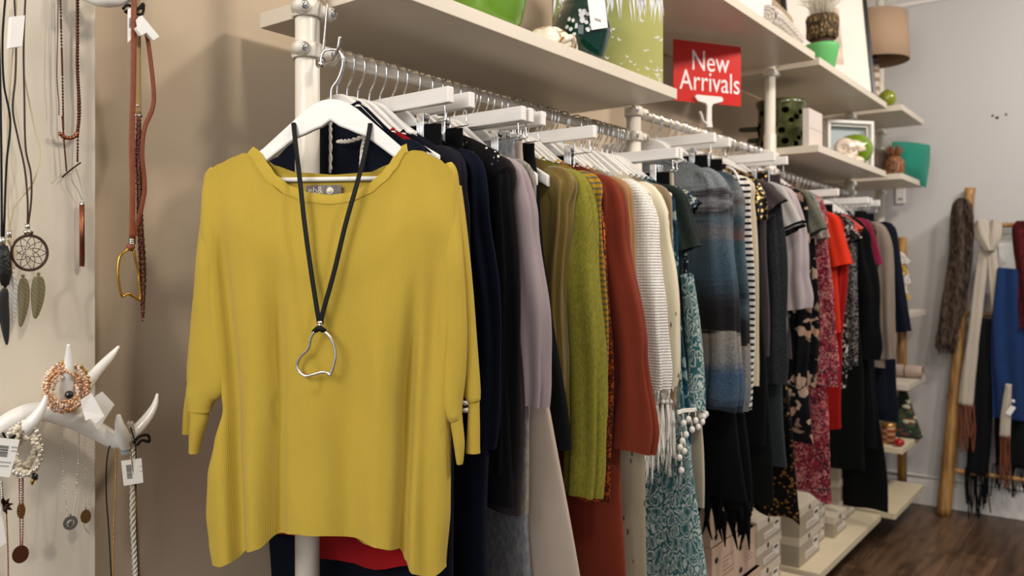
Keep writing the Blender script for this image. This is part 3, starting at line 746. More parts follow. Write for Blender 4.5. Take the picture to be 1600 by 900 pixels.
# ---- last bay
G(1300, 'orange_red_tee', 'orange red tee with a flared sleeve', 'tee', ORANGE, 520, 'short', 425, Y=3.20, slab='orange red tee', rx=.040, xo=.006, d=.022)
G(1304, 'red_dress', 'bright red dress hanging below the orange red tee', 'dress', REDD, 670, 'long', 520, Y=3.255, slab='bright red dress', rx=.036, xo=.012)
G(1310, 'monochrome_blouse', 'black and white patterned blouse next to the orange red tee', 'blouse', BWFL, 610, 'short', 390, Y=3.31, slab='black and white patterned blouse', rx=.036, xo=.02)
G(1313, 'black_skirt_clipped', 'black clipped skirt above the patterned blouse', 'skirt', BLACKF, 560, clip=True, Y=3.36, slab='black skirt above the patterned blouse', w2=.19)
G(1318, 'polka_dress', 'black dress with small white dots', 'dress', POLKA, 580, 'long', 570, Y=3.40, slab='black dress with white dots', rx=.034, xo=.016)
G(1324, 'coral_top', 'coral top showing only its shoulder between black clothes', 'top', CORAL, 470, 'short', 370, Y=3.45, slab='coral top', rx=.032, xo=.0)
G(1330, 'black_green_dress', 'very dark green black dress ending over the grey shoe boxes', 'dress', BLACKG, 735, None, Y=3.50, slab='very dark green black dress', w2=.25)
G(1338, 'black_blouse', 'wide black blouse with loose sleeve in the last bay', 'blouse', BLACKF, 660, 'long', 560, Y=3.56, slab='wide black blouse', rx=.058, xo=.04, cuffr=.06, d=.026)
G(1345, 'black_tunic_long', 'long black tunic behind the wide black blouse', 'tunic', BLACK2, 700, None, Y=3.63, slab='long black tunic', w2=.26)
G(1352, 'magenta_tee', 'magenta tee with a loose sleeve', 'tee', MAGENTA, 520, 'short', 424, Y=3.69, slab='magenta tee', rx=.038, xo=.0)
G(1358, 'dark_floral_top', 'dark blouse with muted brown flowers', 'blouse', DFLOR, 545, 'long', 540, Y=3.75, slab='dark blouse with brown flowers', rx=.036, xo=.018)
G(1365, 'black_maxi_skirt', 'black maxi skirt reaching almost to the low shelf', 'skirt', BLACKF, 798, clip=True, Y=3.82, slab='black maxi skirt', w2=.24, xs=.02)
G(1372, 'black_pencil_skirt', 'black pencil skirt clipped beside the taupe top', 'skirt', BLACK2, 600, clip=True, Y=3.88, slab='black pencil skirt', w2=.20)
G(1380, 'taupe_long_top', 'long taupe top with ribbed drape in the last bay', 'top', TAUPEL, 572, 'long', 560, Y=3.945, slab='long ribbed taupe top', rx=.05, xo=.02, cuffr=.045, d=.024)
G(1390, 'navy_skirt', 'navy skirt hung from the rearmost clip bar', 'skirt', NAVYD, 640, clip=True, Y=4.02, slab='navy skirt on the rearmost clip bar', w2=.22)
G(1398, 'midnight_dress', 'midnight blue dress, last garment before the far wall', 'dress', NAVYD, 655, 'short', 525, Y=4.085, slab='midnight blue last dress', rx=.05, xo=.02, w2=.25, d=.024)
ALL = build_all()
# ================================================================ the yellow top in front
HO = atD(518, 155, 1.285); HRZ = YAW-.12
_ax = Vector((math.cos(HRZ), math.sin(HRZ), 0)); _ay = Vector((-math.sin(HRZ), math.cos(HRZ), 0))
def H2(px, py, y=0.):
    """photo measurement -> place on the hanging plane of the front top (local), y metres behind it"""
    d = ray(px, py); d3 = Vector((d.x, d.y, d.z)); o = Vector((0, 0, EYE))
    k = (HO+_ay*y-o).dot(_ay)/d3.dot(_ay); p = o+d3*k-HO
    return Vector((p.dot(_ax), y, p.z))
YEL = fabric('mustard_yellow_rib_jersey', '#bba03c', 'rib', scale=1.8, var=.05, weave=.12, rough=.85, sheen=.1)
top = thing('yellow_top', 'mustard yellow batwing top facing front under a black cord necklace', 'top', HO, HRZ)
TOPF = [(322, 280), (328, 268), (345, 257), (368, 247), (386, 240), (398, 246), (412, 266), (430, 287), (455, 305), (485, 316), (520, 320), (555, 316), (585, 303), (607, 285), (622, 264), (634, 240), (648, 236), (662, 237), (690, 250), (704, 263), (712, 278)]
HEMF = [(333, 878), (352, 878), (372, 871), (398, 852), (425, 844), (442, 829), (480, 823), (520, 825), (560, 833), (600, 842), (628, 851), (634, 872), (650, 886), (672, 896), (684, 893), (697, 886)]
HEMB = [(333, 872), (372, 862), (425, 832), (480, 826), (520, 832), (545, 846), (565, 856), (600, 862), (640, 862), (697, 880)]
XL = [(278, 322), (300, 316), (360, 314), (430, 318), (500, 327), (560, 337), (600, 347), (640, 350), (690, 338), (740, 327), (800, 324), (850, 329), (878, 334)]
XR = [(276, 711), (300, 715), (360, 717), (430, 715), (500, 709), (600, 704), (700, 705), (800, 704), (880, 697)]
TOPB = [(322, 280), (345, 257), (386, 240), (402, 254), (425, 270), (460, 281), (520, 285), (580, 281), (612, 268), (634, 244), (662, 237), (700, 260), (712, 278)]
def fold(px, y, t):
    v = 0
    for (tab, w_, a, y0) in (([(300, 345), (640, 372), (870, 384)], 12, .017, 330), ([(380, 438), (620, 446), (830, 444)], 11, .011, 430),
                        ([(400, 405), (860, 412)], 16, -.006, 420), ([(450, 560), (830, 552)], 20, .007, 520), ([(420, 655), (640, 641), (900, 634)], 9, .017, 470),
                        ([(330, 690), (700, 672), (890, 668)], 12, .008, 380), ([(500, 505), (820, 500)], 26, -.006, 520), ([(500, 605), (850, 600)], 18, -.006, 520)):
        fx = interp(tab, y)
        v += 1.7*a*math.exp(-((px-fx)/(w_*1.15))**2)*sst(y0-70, y0+130, y)
    return v
def front_pt(s, t, back=False):
    p0 = 322+390*s; T = TOPB if back else TOPF; Hm = HEMB if back else HEMF
    y0 = interp(T, p0); y1 = interp(Hm, 333+364*s); y = y0+(y1-y0)*t
    px = interp(XL, y)*(1-s)+interp(XR, y)*s
    e = (1-abs(2*s-1)**5)**.5; dep = (y-y0)/1000
    if not back:
        yy = -(.0085*min(1,e*3)+.0195*sst(0, .12, dep)*e)-.006*sst(.3, .6, dep)*e+fold(px, y, t)*e
        if 385 < p0 < 640: yy -= .012*sst(385, 430, p0)*(1-sst(590, 640, p0))*(1-sst(0, .15, dep))
        yy += .0022*math.sin(px*.05+y*.012)*sst(0, .2, dep)+.0012*math.sin(px*.11-y*.02)
    else:
        yy = (.004+.014*sst(0, .15, dep))*e+fold(px+18, y, t)*.5*e
    p = H2(px, y, 0); 
    k = 1+yy/1.29; return Vector((p.x*k, yy, p.z*k)) if False else Vector((p.x, yy, p.z))
NS, NT_ = 120, 90
m = MB(); m.grid(lambda u, v: front_pt(u, v), NS, NT_)
m.build('front_panel', YEL, top)
m = MB(); m.grid(lambda u, v: front_pt(u, v, True), 80, 60)
m.build('back_panel', YEL, top)
# neckband, front and back
def band(tab, lo, hi, wpx, back):
    P = [(x, interp(tab, x)) for x in [lo+(hi-lo)*k/44 for k in range(45)]]
    m = MB(); rows = 5
    def fn(u, v):
        i = min(44, int(round(u*44))); x, y = P[i]; a = P[max(0, i-1)]; b_ = P[min(44, i+1)]
        tx, ty = b_[0]-a[0], b_[1]-a[1]; L = math.hypot(tx, ty); nx, ny = ty/L, -tx/L
        s = (x-322)/390; q = front_pt(s, 0, back)
        w_ = wpx*(v-.06)
        p = H2(x+nx*w_, y+ny*w_, 0)
        bulge = .0012*math.sin(PI*min(1, v*1.1))
        return Vector((p.x, q.y+(-.0012-bulge if not back else .001+bulge)+(.006*v if not back else -.004*v), p.z))
    m.grid(fn, 44, rows); return m
nbk = MB()
b1 = band(TOPF, 390, 640, 15, False); b1.build('neckband', YEL, top)
b2 = band(TOPB, 398, 636, 13, True); b2.build('neckband', YEL, top)
def sl(tab, yo, ry, name='sleeve'):
    """tab: (py, centre px, half width px)"""
    C = cr([(a, b_, c) for a, b_, c in tab], 6); m = MB(); pts = []; fl = []
    for a, b_, c in C:
        p = H2(b_, a, 0); pts.append((p.x, yo+(.016*(1-sst(300, 430, a)) if yo < 0 and name == 'sleeve' and tab[0][0] < 300 else 0), p.z)); fl.append((ry*min(1, c/14+.15), c*.00101))
    m.tube(pts, 1.0, 28, cap=False, flat=fl, up=(0, 1, 0))
    for v in m.v: v.y += .0025*math.sin(v.x*60+v.z*9)
    return m
s1 = sl([(262, 332, 7), (275, 328, 12), (300, 326, 13), (350, 325, 14), (440, 325, 20), (500, 324, 26), (560, 325, 31), (595, 325, 33), (615, 317, 27), (632, 314, 20), (642, 313, 18)], -.004, .015).build('sleeve', YEL, top)
sl([(636, 313, 17), (642, 312.5, 15.5), (655, 312, 14), (680, 308, 10.5), (700, 305.5, 8), (707, 305, 7.5)], -.004, .013).build('cuff', YEL, s1)
s2 = sl([(300, 322, 9), (400, 312, 12), (500, 303, 14), (560, 298, 14), (590, 292, 9), (600, 290.5, 7)], .018, .013).build('sleeve', YEL, top)
sl([(594, 290, 6.5), (604, 290, 6), (640, 287, 8), (675, 286, 9), (681, 286, 9)], .018, .011).build('cuff', YEL, s2)
s3 = sl([(255, 698, 7), (268, 702, 11), (300, 704, 13), (360, 706, 15), (440, 710, 18), (520, 712, 19), (580, 710, 19), (625, 708, 16), (645, 710, 13), (655, 713, 10)], -.006, .016).build('sleeve', YEL, top)
sl([(648, 713, 10), (658, 714, 9.5), (690, 718, 8.5), (715, 719, 6), (724, 719, 4.5)], -.006, .014).build('cuff', YEL, s3)
s4 = sl([(290, 710, 9), (360, 717, 11), (450, 725, 12), (530, 730, 13), (590, 733, 14.5), (615, 735, 14), (624, 737, 12), (629, 738, 10.5)], .014, .013).build('sleeve', YEL, top)
sl([(624, 738, 9.5), (632, 738, 9), (670, 737.5, 10), (700, 736.5, 11), (711, 736.5, 11.5)], .014, .011).build('cuff', YEL, s4)
# woven neck label with a press stud
lab = MB(); a = H2(483, 291, .010); b_ = H2(538, 307, .010)
lab.box((a.x, -.0035, b_.z), (b_.x, -.002, a.z)); GREYL = fabric('grey_woven_label', '#8d8580', 'marl', c2='#6f6864')
lo = lab.build('neck_label', GREYL, top, bevel=.0004); lo['label'] = 'grey woven label with cream lettering'
text_mesh('lettering', 'eb&', .015, simple('cream_thread', '#cfc6b6', .8), lo, Matrix.Translation(((a.x+b_.x)/2-.013, -.0040, (a.z+b_.z)/2))@Matrix.Rotation(PI/2, 4, 'X'))
st = MB(); c = H2(517, 299, 0); st.tube([(c.x, -.003, c.z), (c.x, -.006, c.z)], [.0068, .0052], 20); st.tube([(c.x, -.006, c.z), (c.x, -.0075, c.z)], [.0032, .0024], 14)
st.build('press_stud', simple('cream_plastic', '#e2dccb', .35), lo)
# its hanger and the steel hook it hangs from
h = copy_tree(HP); h.location = HO+Vector((0, 0, -APEX)); h.rotation_euler = (0, 0, HRZ)

for ch in h.children:
    if ch.name.startswith('yoke'): ch.scale.x = .93
h['label'] = 'white wooden hanger carrying the mustard yellow top'; h['category'] = 'hanger'
hk = thing('steel_hook', 'bent steel hook on the front post holding the yellow top out', 'hook', atD(505, 75, 1.35))
hp_ = [atD(x, y, z) for x, y, z in ((500, -2, 1.375), (507, 0, 1.36), (511, 8, 1.352), (509, 40, 1.350), (506, 70, 1.348), (504, 84, 1.345), (500, 94, 1.33), (506, 99, 1.31), (516, 95, 1.285), (523, 88, 1.27), (528, 76, 1.262), (531, 57, 1.26))]
off = Vector(hk.location)
m = MB(); m.tube(cr([tuple(p-off) for p in hp_], 5), .0024, 12); m.build('rod', STEEL, hk)
m = MB(); q = atD(497, 97, 1.345)-off
for k in range(2): m.tube([tuple(q+Vector((0, 0, -.004+k*.004))), tuple(q+Vector((.012, .001, -.004+k*.004)))], .006, 14)
m.build('collar', STEEL, hk)

# ---- necklace
nk = thing('heart_necklace', 'black cord necklace with a silver open heart hanging over the yellow top', 'necklace', HO, HRZ)
def strap(pts, w_=.0038):
    P = [tuple(H2(x, y, yo)) for x, y, yo in pts]
    m = MB(); m.tube(cr(P, 8), w_, 10, flat=(1, .32), up=(1, 0, 0)); return m
strap([(474, 187, .008), (466, 190, .0085), (460, 192, 0), (459, 197, -.009), (463, 235, -.018), (469, 285, -.036), (476, 350, -.044), (487, 430, -.046), (499, 506, -.048)]).build('cord', BLACKC, nk)
strap([(560, 186, .008), (572, 190, .0085), (577, 193, 0), (578, 198, -.009), (570, 240, -.020), (557, 290, -.038), (540, 350, -.044), (522, 425, -.046), (504, 490, -.048), (502, 506, -.048)]).build('cord', BLACKC, nk)
hp2 = [(491, 518), (486, 528), (484, 536), (481, 546), (470, 557), (464.5, 570), (468, 581), (478, 587.5), (490, 585), (502, 581.6), (510, 582), (515.5, 586), (518.5, 580), (521, 572), (524, 556), (522, 540), (515, 526), (506, 517.6)]
m = MB(); m.tube(cr([tuple(H2(x, y, -.046-.003*math.sin((x-460)*.05))) for x, y in hp2], 6), .0024, 12); m.build('heart_pendant', SILVER, nk)
m = MB(); c = H2(500, 506, -.048)
m.lathe([(.0030, -.0045), (.0044, -.003), (.0044, -.001), (.0036, 0), (.0044, .001), (.0044, .003), (.0030, .0045)], 16, c); m.build('bead', SILVER, nk)
m = MB(); m.tube([tuple(H2(489, 519, -.047)), tuple(H2(495, 515, -.049)), tuple(H2(499, 512, -.050)), tuple(H2(503, 515, -.049)), tuple(H2(509, 518, -.047))], [.003, .0045, .005, .0045, .003], 10); m.build('cord_knot', BLACKC, nk)

# rope trims of the navy sailor top seen in the neck opening
srt = [g for g in ALL if g['name'] == 'sailor_top'][0]['root']
m = MB()
def rope(pp):
    P = cr([tuple(Vector(p)) for p in pp], 10)
    for ph in (0, PI):
        m.tube([(x+.0022*math.cos(k*1.1+ph), y, z+.0022*math.sin(k*1.1+ph)) for k, (x, y, z) in enumerate(P)], .0022, 6)
rope([(-.012, -.014, -.075), (.0, -.016, -.10), (.004, -.018, -.14), (.006, -.020, -.20)])
rope([(.03, -.024, -.150), (.06, -.025, -.153), (.10, -.024, -.148), (.125, -.022, -.140)])
rope([(.10, -.024, -.150), (.093, -.025, -.17), (.09, -.025, -.20)])
o = m.build('rope_trim', ROPE, srt); o['label'] = 'white twisted rope trim'
# ================================================================ things on the shelves
S1 = EYE+.480; S2 = EYE+.800; S3 = EYE+.795; M3 = EYE+.470; M4 = EYE+.465; S4 = EYE+.795
GLASSG = simple('deep_green_glass', '#06382c', .06, coat=.6, trans=.25, spec=.6, var=.1, bscale=9)
t = thing('green_bowl', 'light green satin glass bowl at the front end of the first shelf', 'bowl', (-1.08, 1.335, S1))
m = MB(); m.lathe([(.0, .003), (.030, .003), (.032, 0), (.045, .004), (.070, .040), (.082, .090), (.088, .150), (.090, .19), (.085, .19), (.078, .10), (.062, .045), (.03, .012), (0, .010)], 56)
m.build('bowl', simple('light_green_glass', '#6f9c34', .18, var=.15, bscale=7, coat=.3, trans=.2), t)
m = MB(); m.lathe([(.085, .186), (.0905, .186), (.0915, .191), (.0905, .196), (.085, .196), (.083, .191), (.085, .186)], 56); m.build('rim', simple('light_green_glass_rim', '#9fca55', .12, coat=.5), t)
# glass shell swirl
t = thing('glass_shell', 'cream and brown swirled glass shell between bowl and green vase', 'shell', (-1.015, 1.465, S1))
m = MB()
def sw(u, v):
    th = 2*PI*u; ph = PI/2*v*1.0
    r = .046*(1+.10*math.sin(th*1+5*ph)+.05*math.sin(6*th))
    return (r*math.cos(ph)*math.cos(th), r*math.cos(ph)*math.sin(th), .050*math.sin(ph)**.8+.004*math.sin(5*th)*math.cos(ph))
m.grid(sw, 48, 18, cu=True)
N = NT('swirled_cream_glass'); N.b.inputs['Roughness'].default_value = .12; N.b.inputs['Coat Weight'].default_value = .5
wv = N.n('TexWave', wave_type='RINGS', i_Scale=9.0, i_Distortion=9.0, i_Detail=2.0, i_Detail_Scale=2.0); N.l(N.mapping(), wv.inputs['Vector'])
N.l(N.ramp(wv.outputs['Fac'], [(0, '#8a5a30'), (.16, '#d8c3a0'), (.5, '#efe4cf'), (1, '#f3ebdb')]), N.b.inputs['Base Color']); SWIRL = N.m
m.build('dome', SWIRL, t)
m = MB(); m.tube(cr([(.03, -.038, .004), (.046, -.012, .012), (.050, .014, .022), (.044, .034, .012), (.038, .046, .004)], 6), [.007]*25, 12); m.build('lip', SWIRL, t)
# green vase with white dots, tag
VP_ = Vector((-1.055, 1.66, S1))
t = thing('dotted_green_vase', 'dark green glass vase with white dots and a hanging card tag', 'vase', VP_)
vpf = [(.0, .002), (.034, .0), (.040, .004), (.058, .040), (.070, .080), (.0705, .100), (.064, .124), (.050, .146), (.047, .150), (.047, .160), (.043, .160), (.042, .148), (.056, .122), (.063, .098), (.060, .06), (.03, .012), (0, .010)]
m = MB(); m.lathe(vpf, 64); m.build('vase_body', GLASSG, t)
m = MB(); rnd = random.Random(5)
def vr(z): return interp([(b, a) for a, b in vpf[1:8]], z)
tocam = math.atan2(-VP_.y, -VP_.x)
dots = [(-.50, .088, .9), (-.42, .104, .8), (-.36, .082, 1.0), (-.28, .100, .8), (-.05, .122, .9), (-.0, .112, 1.2), (.10, .118, 1.4), (.03, .100, 1.2), (.22, .114, .9), (.16, .096, 1.0), (.22, .080, 1.2), (.32, .090, 1.0), (.42, .084, .7), (-.25, .07, .9), (-.9, .12, .7), (.9, .1, .9), (1.4, .09, 1), (2.2, .1, 1), (2.9, .11, 1), (-1.6, .1, 1)]
for a, z, k in dots:
    th = tocam+a; r = vr(z)+.0003
    c = Vector((r*math.cos(th), r*math.sin(th), z)); n_ = Vector((math.cos(th), math.sin(th), .25)).normalized(); tx = Vector((-math.sin(th), math.cos(th), 0)); ty = n_.cross(tx)
    pts = [c+tx*(.0052*k*math.cos(q))+ty*(.0072*k*math.sin(q)) for q in [2*PI*i/16 for i in range(16)]]
    m.add([c+n_*.0012]+[p-n_*.0006 for p in pts], [(0, i+1, (i+1) % 16+1) for i in range(16)])
o = m.build('dot_pattern', simple('white_glass_dots', '#dfe2e6', .15), t); o['kind'] = 'stuff'
g = thing('price_tag', 'white card tag hanging from the neck of the green vase', 'tag', VP_+Vector((0, 0, .15)))
m = MB()
R_ = Matrix.Rotation(tocam+.42, 4, 'Z')
def tagpt(x, y, z): return R_@Vector((x, y, z))
quad = [(-.024, .006), (.022, -.002), (.030, -.066), (-.012, -.076)]
ang = tocam+.45; oc = Vector((math.cos(ang), math.sin(ang), 0)); ox = Vector((-math.sin(ang), math.cos(ang), 0)); ou = Vector((0, 0, 1))
def tp(x, z): return oc*(.052+.024*min(1, -z/.05) if z < 0 else .052)+ox*x+ou*(z)
m.prism([(x, z) for x, z in quad], oc*.078, ox, ou, oc, .0008)
g.name = 'price_tag'; m.build('card', PAPER, g)
m = MB(); m.prism([(-.004, -.047), (.012, -.050), (.0125, -.056), (-.003, -.053)], oc*.0787, ox, ou, oc, .0004); m.build('print', GREYINK, g)
m = MB(); m.tube(cr([tuple(oc*.046+ou*.008), tuple(oc*.062+ou*.006+ox*-.004), tuple(oc*.0785+ou*-.006+ox*-.003)], 5), .0009, 6); m.build('string', simple('jute_string', '#6c5a44', .9), g)

# canvas print with grass blades and butterflies
A = Vector((-.985, 1.95, S1)); ang = math.radians(37.3+14)     # picture plane direction
ax = Vector((-math.cos(ang), -math.sin(ang), 0))
t = thing('canvas_print', 'olive green canvas print with pale grass blades and butterflies on the first shelf', 'picture', A)
t.rotation_euler = (0, 0, ang-PI)   # local +x runs from the far corner back towards the vase
CW, CH = .30, .42
N = NT('green_canvas_paint'); N.b.inputs['Roughness'].default_value = .8
sp = N.n('SeparateXYZ'); N.l(N.mapping(), sp.inputs[0])
nz = N.n('TexNoise', i_Scale=5.0, i_Detail=3.0); N.l(N.mapping(), nz.inputs['Vector'])
ad = N.n('Math', operation='MULTIPLY_ADD'); ad.inputs[1].default_value = .16; N.l(nz.outputs[0], ad.inputs[0]); N.l(sp.outputs[0], ad.inputs[2])
N.l(N.ramp(ad.outputs[0], [(.02, '#a9a663'), (.16, '#9c9c58'), (.24, '#727a40')]), N.b.inputs['Base Color'])
th_ = N.n('TexNoise', i_Scale=400.0); N.l(N.mapping(), th_.inputs['Vector']); N.bump(th_.outputs[0], .2, .001)
m = MB(); m.box((0, -.018, 0), (CW, 0, CH)); m.build('canvas', N.m, t, bevel=.002)
rnd = random.Random(11); PALE = simple('pale_print_white', '#dfe0e6', .8)
fs = 0.0006   # print side: the face towards the shop
m = MB()
for k in range(90):
    x = rnd.uniform(.004, CW-.004); L = rnd.uniform(.03, .085); lean = rnd.uniform(-.012, .012); ztop = .245
    m.add([(x-.0035, fs, ztop), (x+.0035, fs, ztop), (x+lean, fs, ztop-L)], [(0, 1, 2)], False)
m.add([(0.002, fs, .24), (CW-.002, fs, .24), (CW-.002, fs, CH-.002), (.002, fs, CH-.002)], [(0, 1, 2, 3)], False)
o = m.build('grass_print', PALE, t); o['kind'] = 'stuff'
m = MB()
def bfly(x, z, s, a):
    ca, sa = math.cos(a), math.sin(a)
    for poly in ([(0, 0), (.9, .8), (1.2, .3), (.5, -.1)], [(0, 0), (-.9, .8), (-1.2, .3), (-.5, -.1)], [(0, 0), (.6, -.2), (.6, -.8), (.1, -.5)], [(0, 0), (-.6, -.2), (-.6, -.8), (-.1, -.5)]):
        m.add([(x+s*(p*ca-q*sa), fs, z+s*(p*sa+q*ca)) for p, q in poly], [(0, 1, 2, 3)], False)
for k in range(150):
    f = rnd.random(); x = .004+(CW-.012)*rnd.random()**1.4; z = .01+.20*rnd.random()**(2.6 if x < .16 else 1.4)
    if z < .05 or rnd.random() < .35: bfly(x, max(.006, z), rnd.uniform(.0025, .0050), rnd.uniform(-.9, .9))
o = m.build('butterfly_print', PALE, t); o['kind'] = 'stuff'

# ================================================================ the sign
SA = math.radians(68.5); # direction of the sign face, in camera terms
ca = Vector((cS, sS, 0)); cf = Vector((-sS, cS, 0))
sx = (ca*math.sin(SA)+cf*math.cos(SA)).normalized(); srz = math.atan2(sx.y, sx.x)
base = atD(1106, 196, 2.67)
t = thing('shop_sign', 'red card sign reading New Arrivals on a white T shaped holder', 'sign', base, srz)
tl = atD(1167, 162, 2.67)-base; 
zb = tl.z; W_, H_ = .262, .198; xr = .130
REDC = simple('red_sign_card', '#c41b0e', .3, var=.04, bscale=4, coat=.3)
m = MB(); m.box((xr-W_, -.0015, zb), (xr, .0015, zb+H_)); m.build('card', REDC, t, bevel=.0005)
text_mesh('lettering', 'New', .094, simple('white_sign_ink', '#f2dfe0', .5), t, Matrix.Translation((xr-.122, -.0022, zb+.134))@Matrix.Rotation(PI/2, 4, 'X'), xs=.80)
text_mesh('lettering', 'Arrivals', .094, simple('white_sign_ink', '#f2dfe0', .5), t, Matrix.Translation((xr-.122, -.0022, zb+.068))@Matrix.Rotation(PI/2, 4, 'X'), xs=.80)
m = MB(); pl = [(-.055, .012), (-.050, .020), (.048, .020), (.054, .012), (.050, .004), (.014, -.006), (.009, -.014), (.009, -.060), (.012, -.082), (-.010, -.082), (-.008, -.014), (-.012, -.006), (-.045, .000)]
m.prism(pl, (0.0, -.006, zb+.004), (1, 0, 0), (0, 0, 1), (0, 1, 0), .008); m.build('holder', WHITE, t, bevel=.001)
m = MB(); m.tube(cr([(-.004, -.006, zb-.070), (-.022, -.006, zb-.060), (-.030, -.006, zb-.040), (-.036, -.006, zb-.030)], 5), [.006]*16, 10, flat=(1, .6)); m.build('clip_lever', WHITE, t)

# ================================================================ high shelf over the sign: panel, rolled blankets, feather duster
t = thing('white_storage_box', 'plain white box standing behind the rolled blankets on the high shelf', 'box', (-1.15, 2.45, S2))
m = MB(); m.box((-.12, -.30, 0), (.17, .30, .36)); m.build('box_body', simple('white_box_card', '#dcd9d6', .7), t, bevel=.004)
m = MB(); m.box((-.123, -.303, .30), (.173, .303, .365)); m.build('lid', simple('white_box_card', '#dcd9d6', .7), t, bevel=.003)
def blanket(loc, rz, r, L, mat, label, seed):
    m = MB(); rn = random.Random(seed)
    def fn(u, v):
        th = 2*PI*u; a = .07*math.sin(9*PI*v*2+seed)+.05*math.sin(5*th+seed)
        rr = r*(1+a*.8)*(1-.25*abs(2*v-1)**10)
        return (rr*math.cos(th)*1.1, (v-.5)*L, r*.95+rr*math.sin(th)*.95)
    m.grid(fn, 36, 60, cu=True)
    for e, s_ in ((0, 1), (1, -1)):
        pts = [((r*(1-k/40)*.9)*math.cos(k*.6)*1.0, (e-.5)*L+s_*.004, r*.95+(r*(1-k/40)*.9)*math.sin(k*.6)*.9) for k in range(38)]
        m.tube(pts, .006, 6)
    o = m.build('rolled_blanket', mat); o.location = loc; o.rotation_euler = (0, 0, rz)
    tag(o, label, 'blanket', None); return o
CB = fabric('cream_plush', '#cfc6bb', 'knit', scale=.4, var=.12); BB = fabric('oat_plush', '#a8967c', 'knit', scale=.4, var=.15); GB = fabric('grey_plush', '#6c6560', 'knit', scale=.4)
blanket((-1.0, 2.865, S2), 0.10, .048, .38, CB, 'cream plush rolled blanket at the front edge of the high shelf', 1)
blanket((-1.045, 2.90, S2+.080), 0.06, .044, .32, BB, 'oat coloured rolled blanket lying on top of the cream one', 2)
blanket((-1.13, 2.95, S2+.10), 0.0, .06, .20, GB, 'dark grey rolled blanket behind the oat coloured one', 4)

# green pot, wicker ornament, framed picture, lamp, glass ball
t = thing('green_flowerpot', 'plain mid green flowerpot at the front corner of the high shelf', 'pot', (-1.000, 3.38, S3))
m = MB(); m.lathe([(0, .004), (.042, .0), (.044, .002), (.064, .100), (.066, .112), (.061, .112), (.058, .10), (.04, .01), (0, .010)], 48)
m.build('pot_body', simple('green_glaze', '#5fae66', .45, var=.06, bscale=5), t)
t = thing('bark_ornament', 'brown bark textured cylinder with pale fluff standing in the green flowerpot', 'ornament', (-1.000, 3.38, S3+.115))
N = NT('bark_chips'); N.b.inputs['Roughness'].default_value = .8
vo = N.n('TexVoronoi', i_Scale=110.0); N.l(N.mapping((1, 1, .5)), vo.inputs['Vector'])
N.l(N.ramp(vo.outputs['Distance'], [(.1, '#b59a63'), (.35, '#6b5230'), (.7, '#231a10')]), N.b.inputs['Base Color']); N.bump(vo.outputs['Distance'], 1, .006)
m = MB(); m.lathe([(.0, .02), (.052, .02), (.060, .03), (.062, .10), (.056, .115), (0, .115)], 40)
for v in m.v:
    k = 1+.05*math.sin(v.z*300+math.atan2(v.y, v.x)*13); v.x *= k; v.y *= k
m.build('bark_sleeve', N.m, t)
m = MB(); m.lathe([(0, -.02), (.04, -.02), (.045, .022), (0, .022)], 30); m.build('dark_core', simple('dark_brown_wood', '#3a2115', .7), t)
m = MB(); rnd = random.Random(3)
for k in range(160):
    a = rnd.uniform(0, 6.28); r = rnd.uniform(0, .05); L = rnd.uniform(.08, .17); b_ = rnd.uniform(-.6, .6)
    p0 = Vector((r*math.cos(a), r*math.sin(a), .11)); out = Vector((math.cos(a+b_), math.sin(a+b_), 0))
    pts = [p0+out*(.07*f*f)+Vector((0, 0, L*f*(1.3-.5*f))) for f in (0, .3, .6, .85, 1)]
    m.tube(pts, [.0012, .0011, .0009, .0006, .0002], 4)
o = m.build('fluff', simple('pale_fluff', '#cfc7b6', .9, var=.15), t); o['kind'] = 'stuff'
# picture
A = Vector((-.958, 4.05, S3)); ang = math.radians(37.3+12)
t = thing('framed_picture', 'white picture in a thin black frame leaning on the high shelf', 'picture', A); t.rotation_euler = (.15, 0, ang-PI)
PWd, PHt = .44, .60
BLKFR = simple('black_frame_lacquer', '#141414', .35)
m = MB()
for a_, b_ in (((0, -.012, 0), (.018, .012, PHt)), ((PWd-.018, -.012, 0), (PWd, .012, PHt)), ((.018, -.012, 0), (PWd-.018, .012, .018)), ((.018, -.012, PHt-.018), (PWd-.018, .012, PHt))): m.box(a_, b_)
m.build('frame', BLKFR, t, bevel=.0015)
m = MB(); m.box((.0181, -.004, .0181), (PWd-.0181, .004, PHt-.0181)); m.build('mat_board', simple('white_mat_board', '#e6e0d6', .8), t)
m = MB(); m.box((.15, .0041, .16), (PWd-.14, .0052, PHt-.16)); m.build('artwork', simple('pale_sketch', '#cbb8a8', .8, var=.25, bscale=12), t)
# lamp
t = thing('table_lamp', 'table lamp with a taupe drum shade and striped wooden base', 'lamp', (-1.06, 4.47, S4))
m = MB(); m.lathe([(a_, b_*1.32) for a_, b_ in [(.055, 0), (.058, .006), (.05, .02), (.034, .055), (.026, .09), (.024, .12), (.026, .125), (.024, .13), (.026, .165), (.022, .17), (.02, .215), (.01, .22)]], 40)
N = NT('striped_turned_wood'); N.b.inputs['Roughness'].default_value = .5
wv = N.n('TexWave', bands_direction='Z', i_Scale=7.0, i_Distortion=1.0); N.l(N.mapping(), wv.inputs['Vector'])
N.l(N.ramp(wv.outputs['Fac'], [(.0, '#7c5f48'), (.4, '#a08a76'), (.75, '#c9b8a2')]), N.b.inputs['Base Color'])
m.build('base', N.m, t)
SHM = fabric('taupe_shade_cloth', '#a68b72', 'plain', var=.03)
m = MB(); m.lathe([(.163, .275), (.165, .276), (.155, .515), (.153, .515), (.162, .278)], 64); m.build('lamp_shade', SHM, t)
m = MB(); m.lathe([(0, .500), (.1535, .500), (.154, .504), (0, .504)], 48); m.build('diffuser', simple('white_diffuser', '#cfc9c0', .8), t)
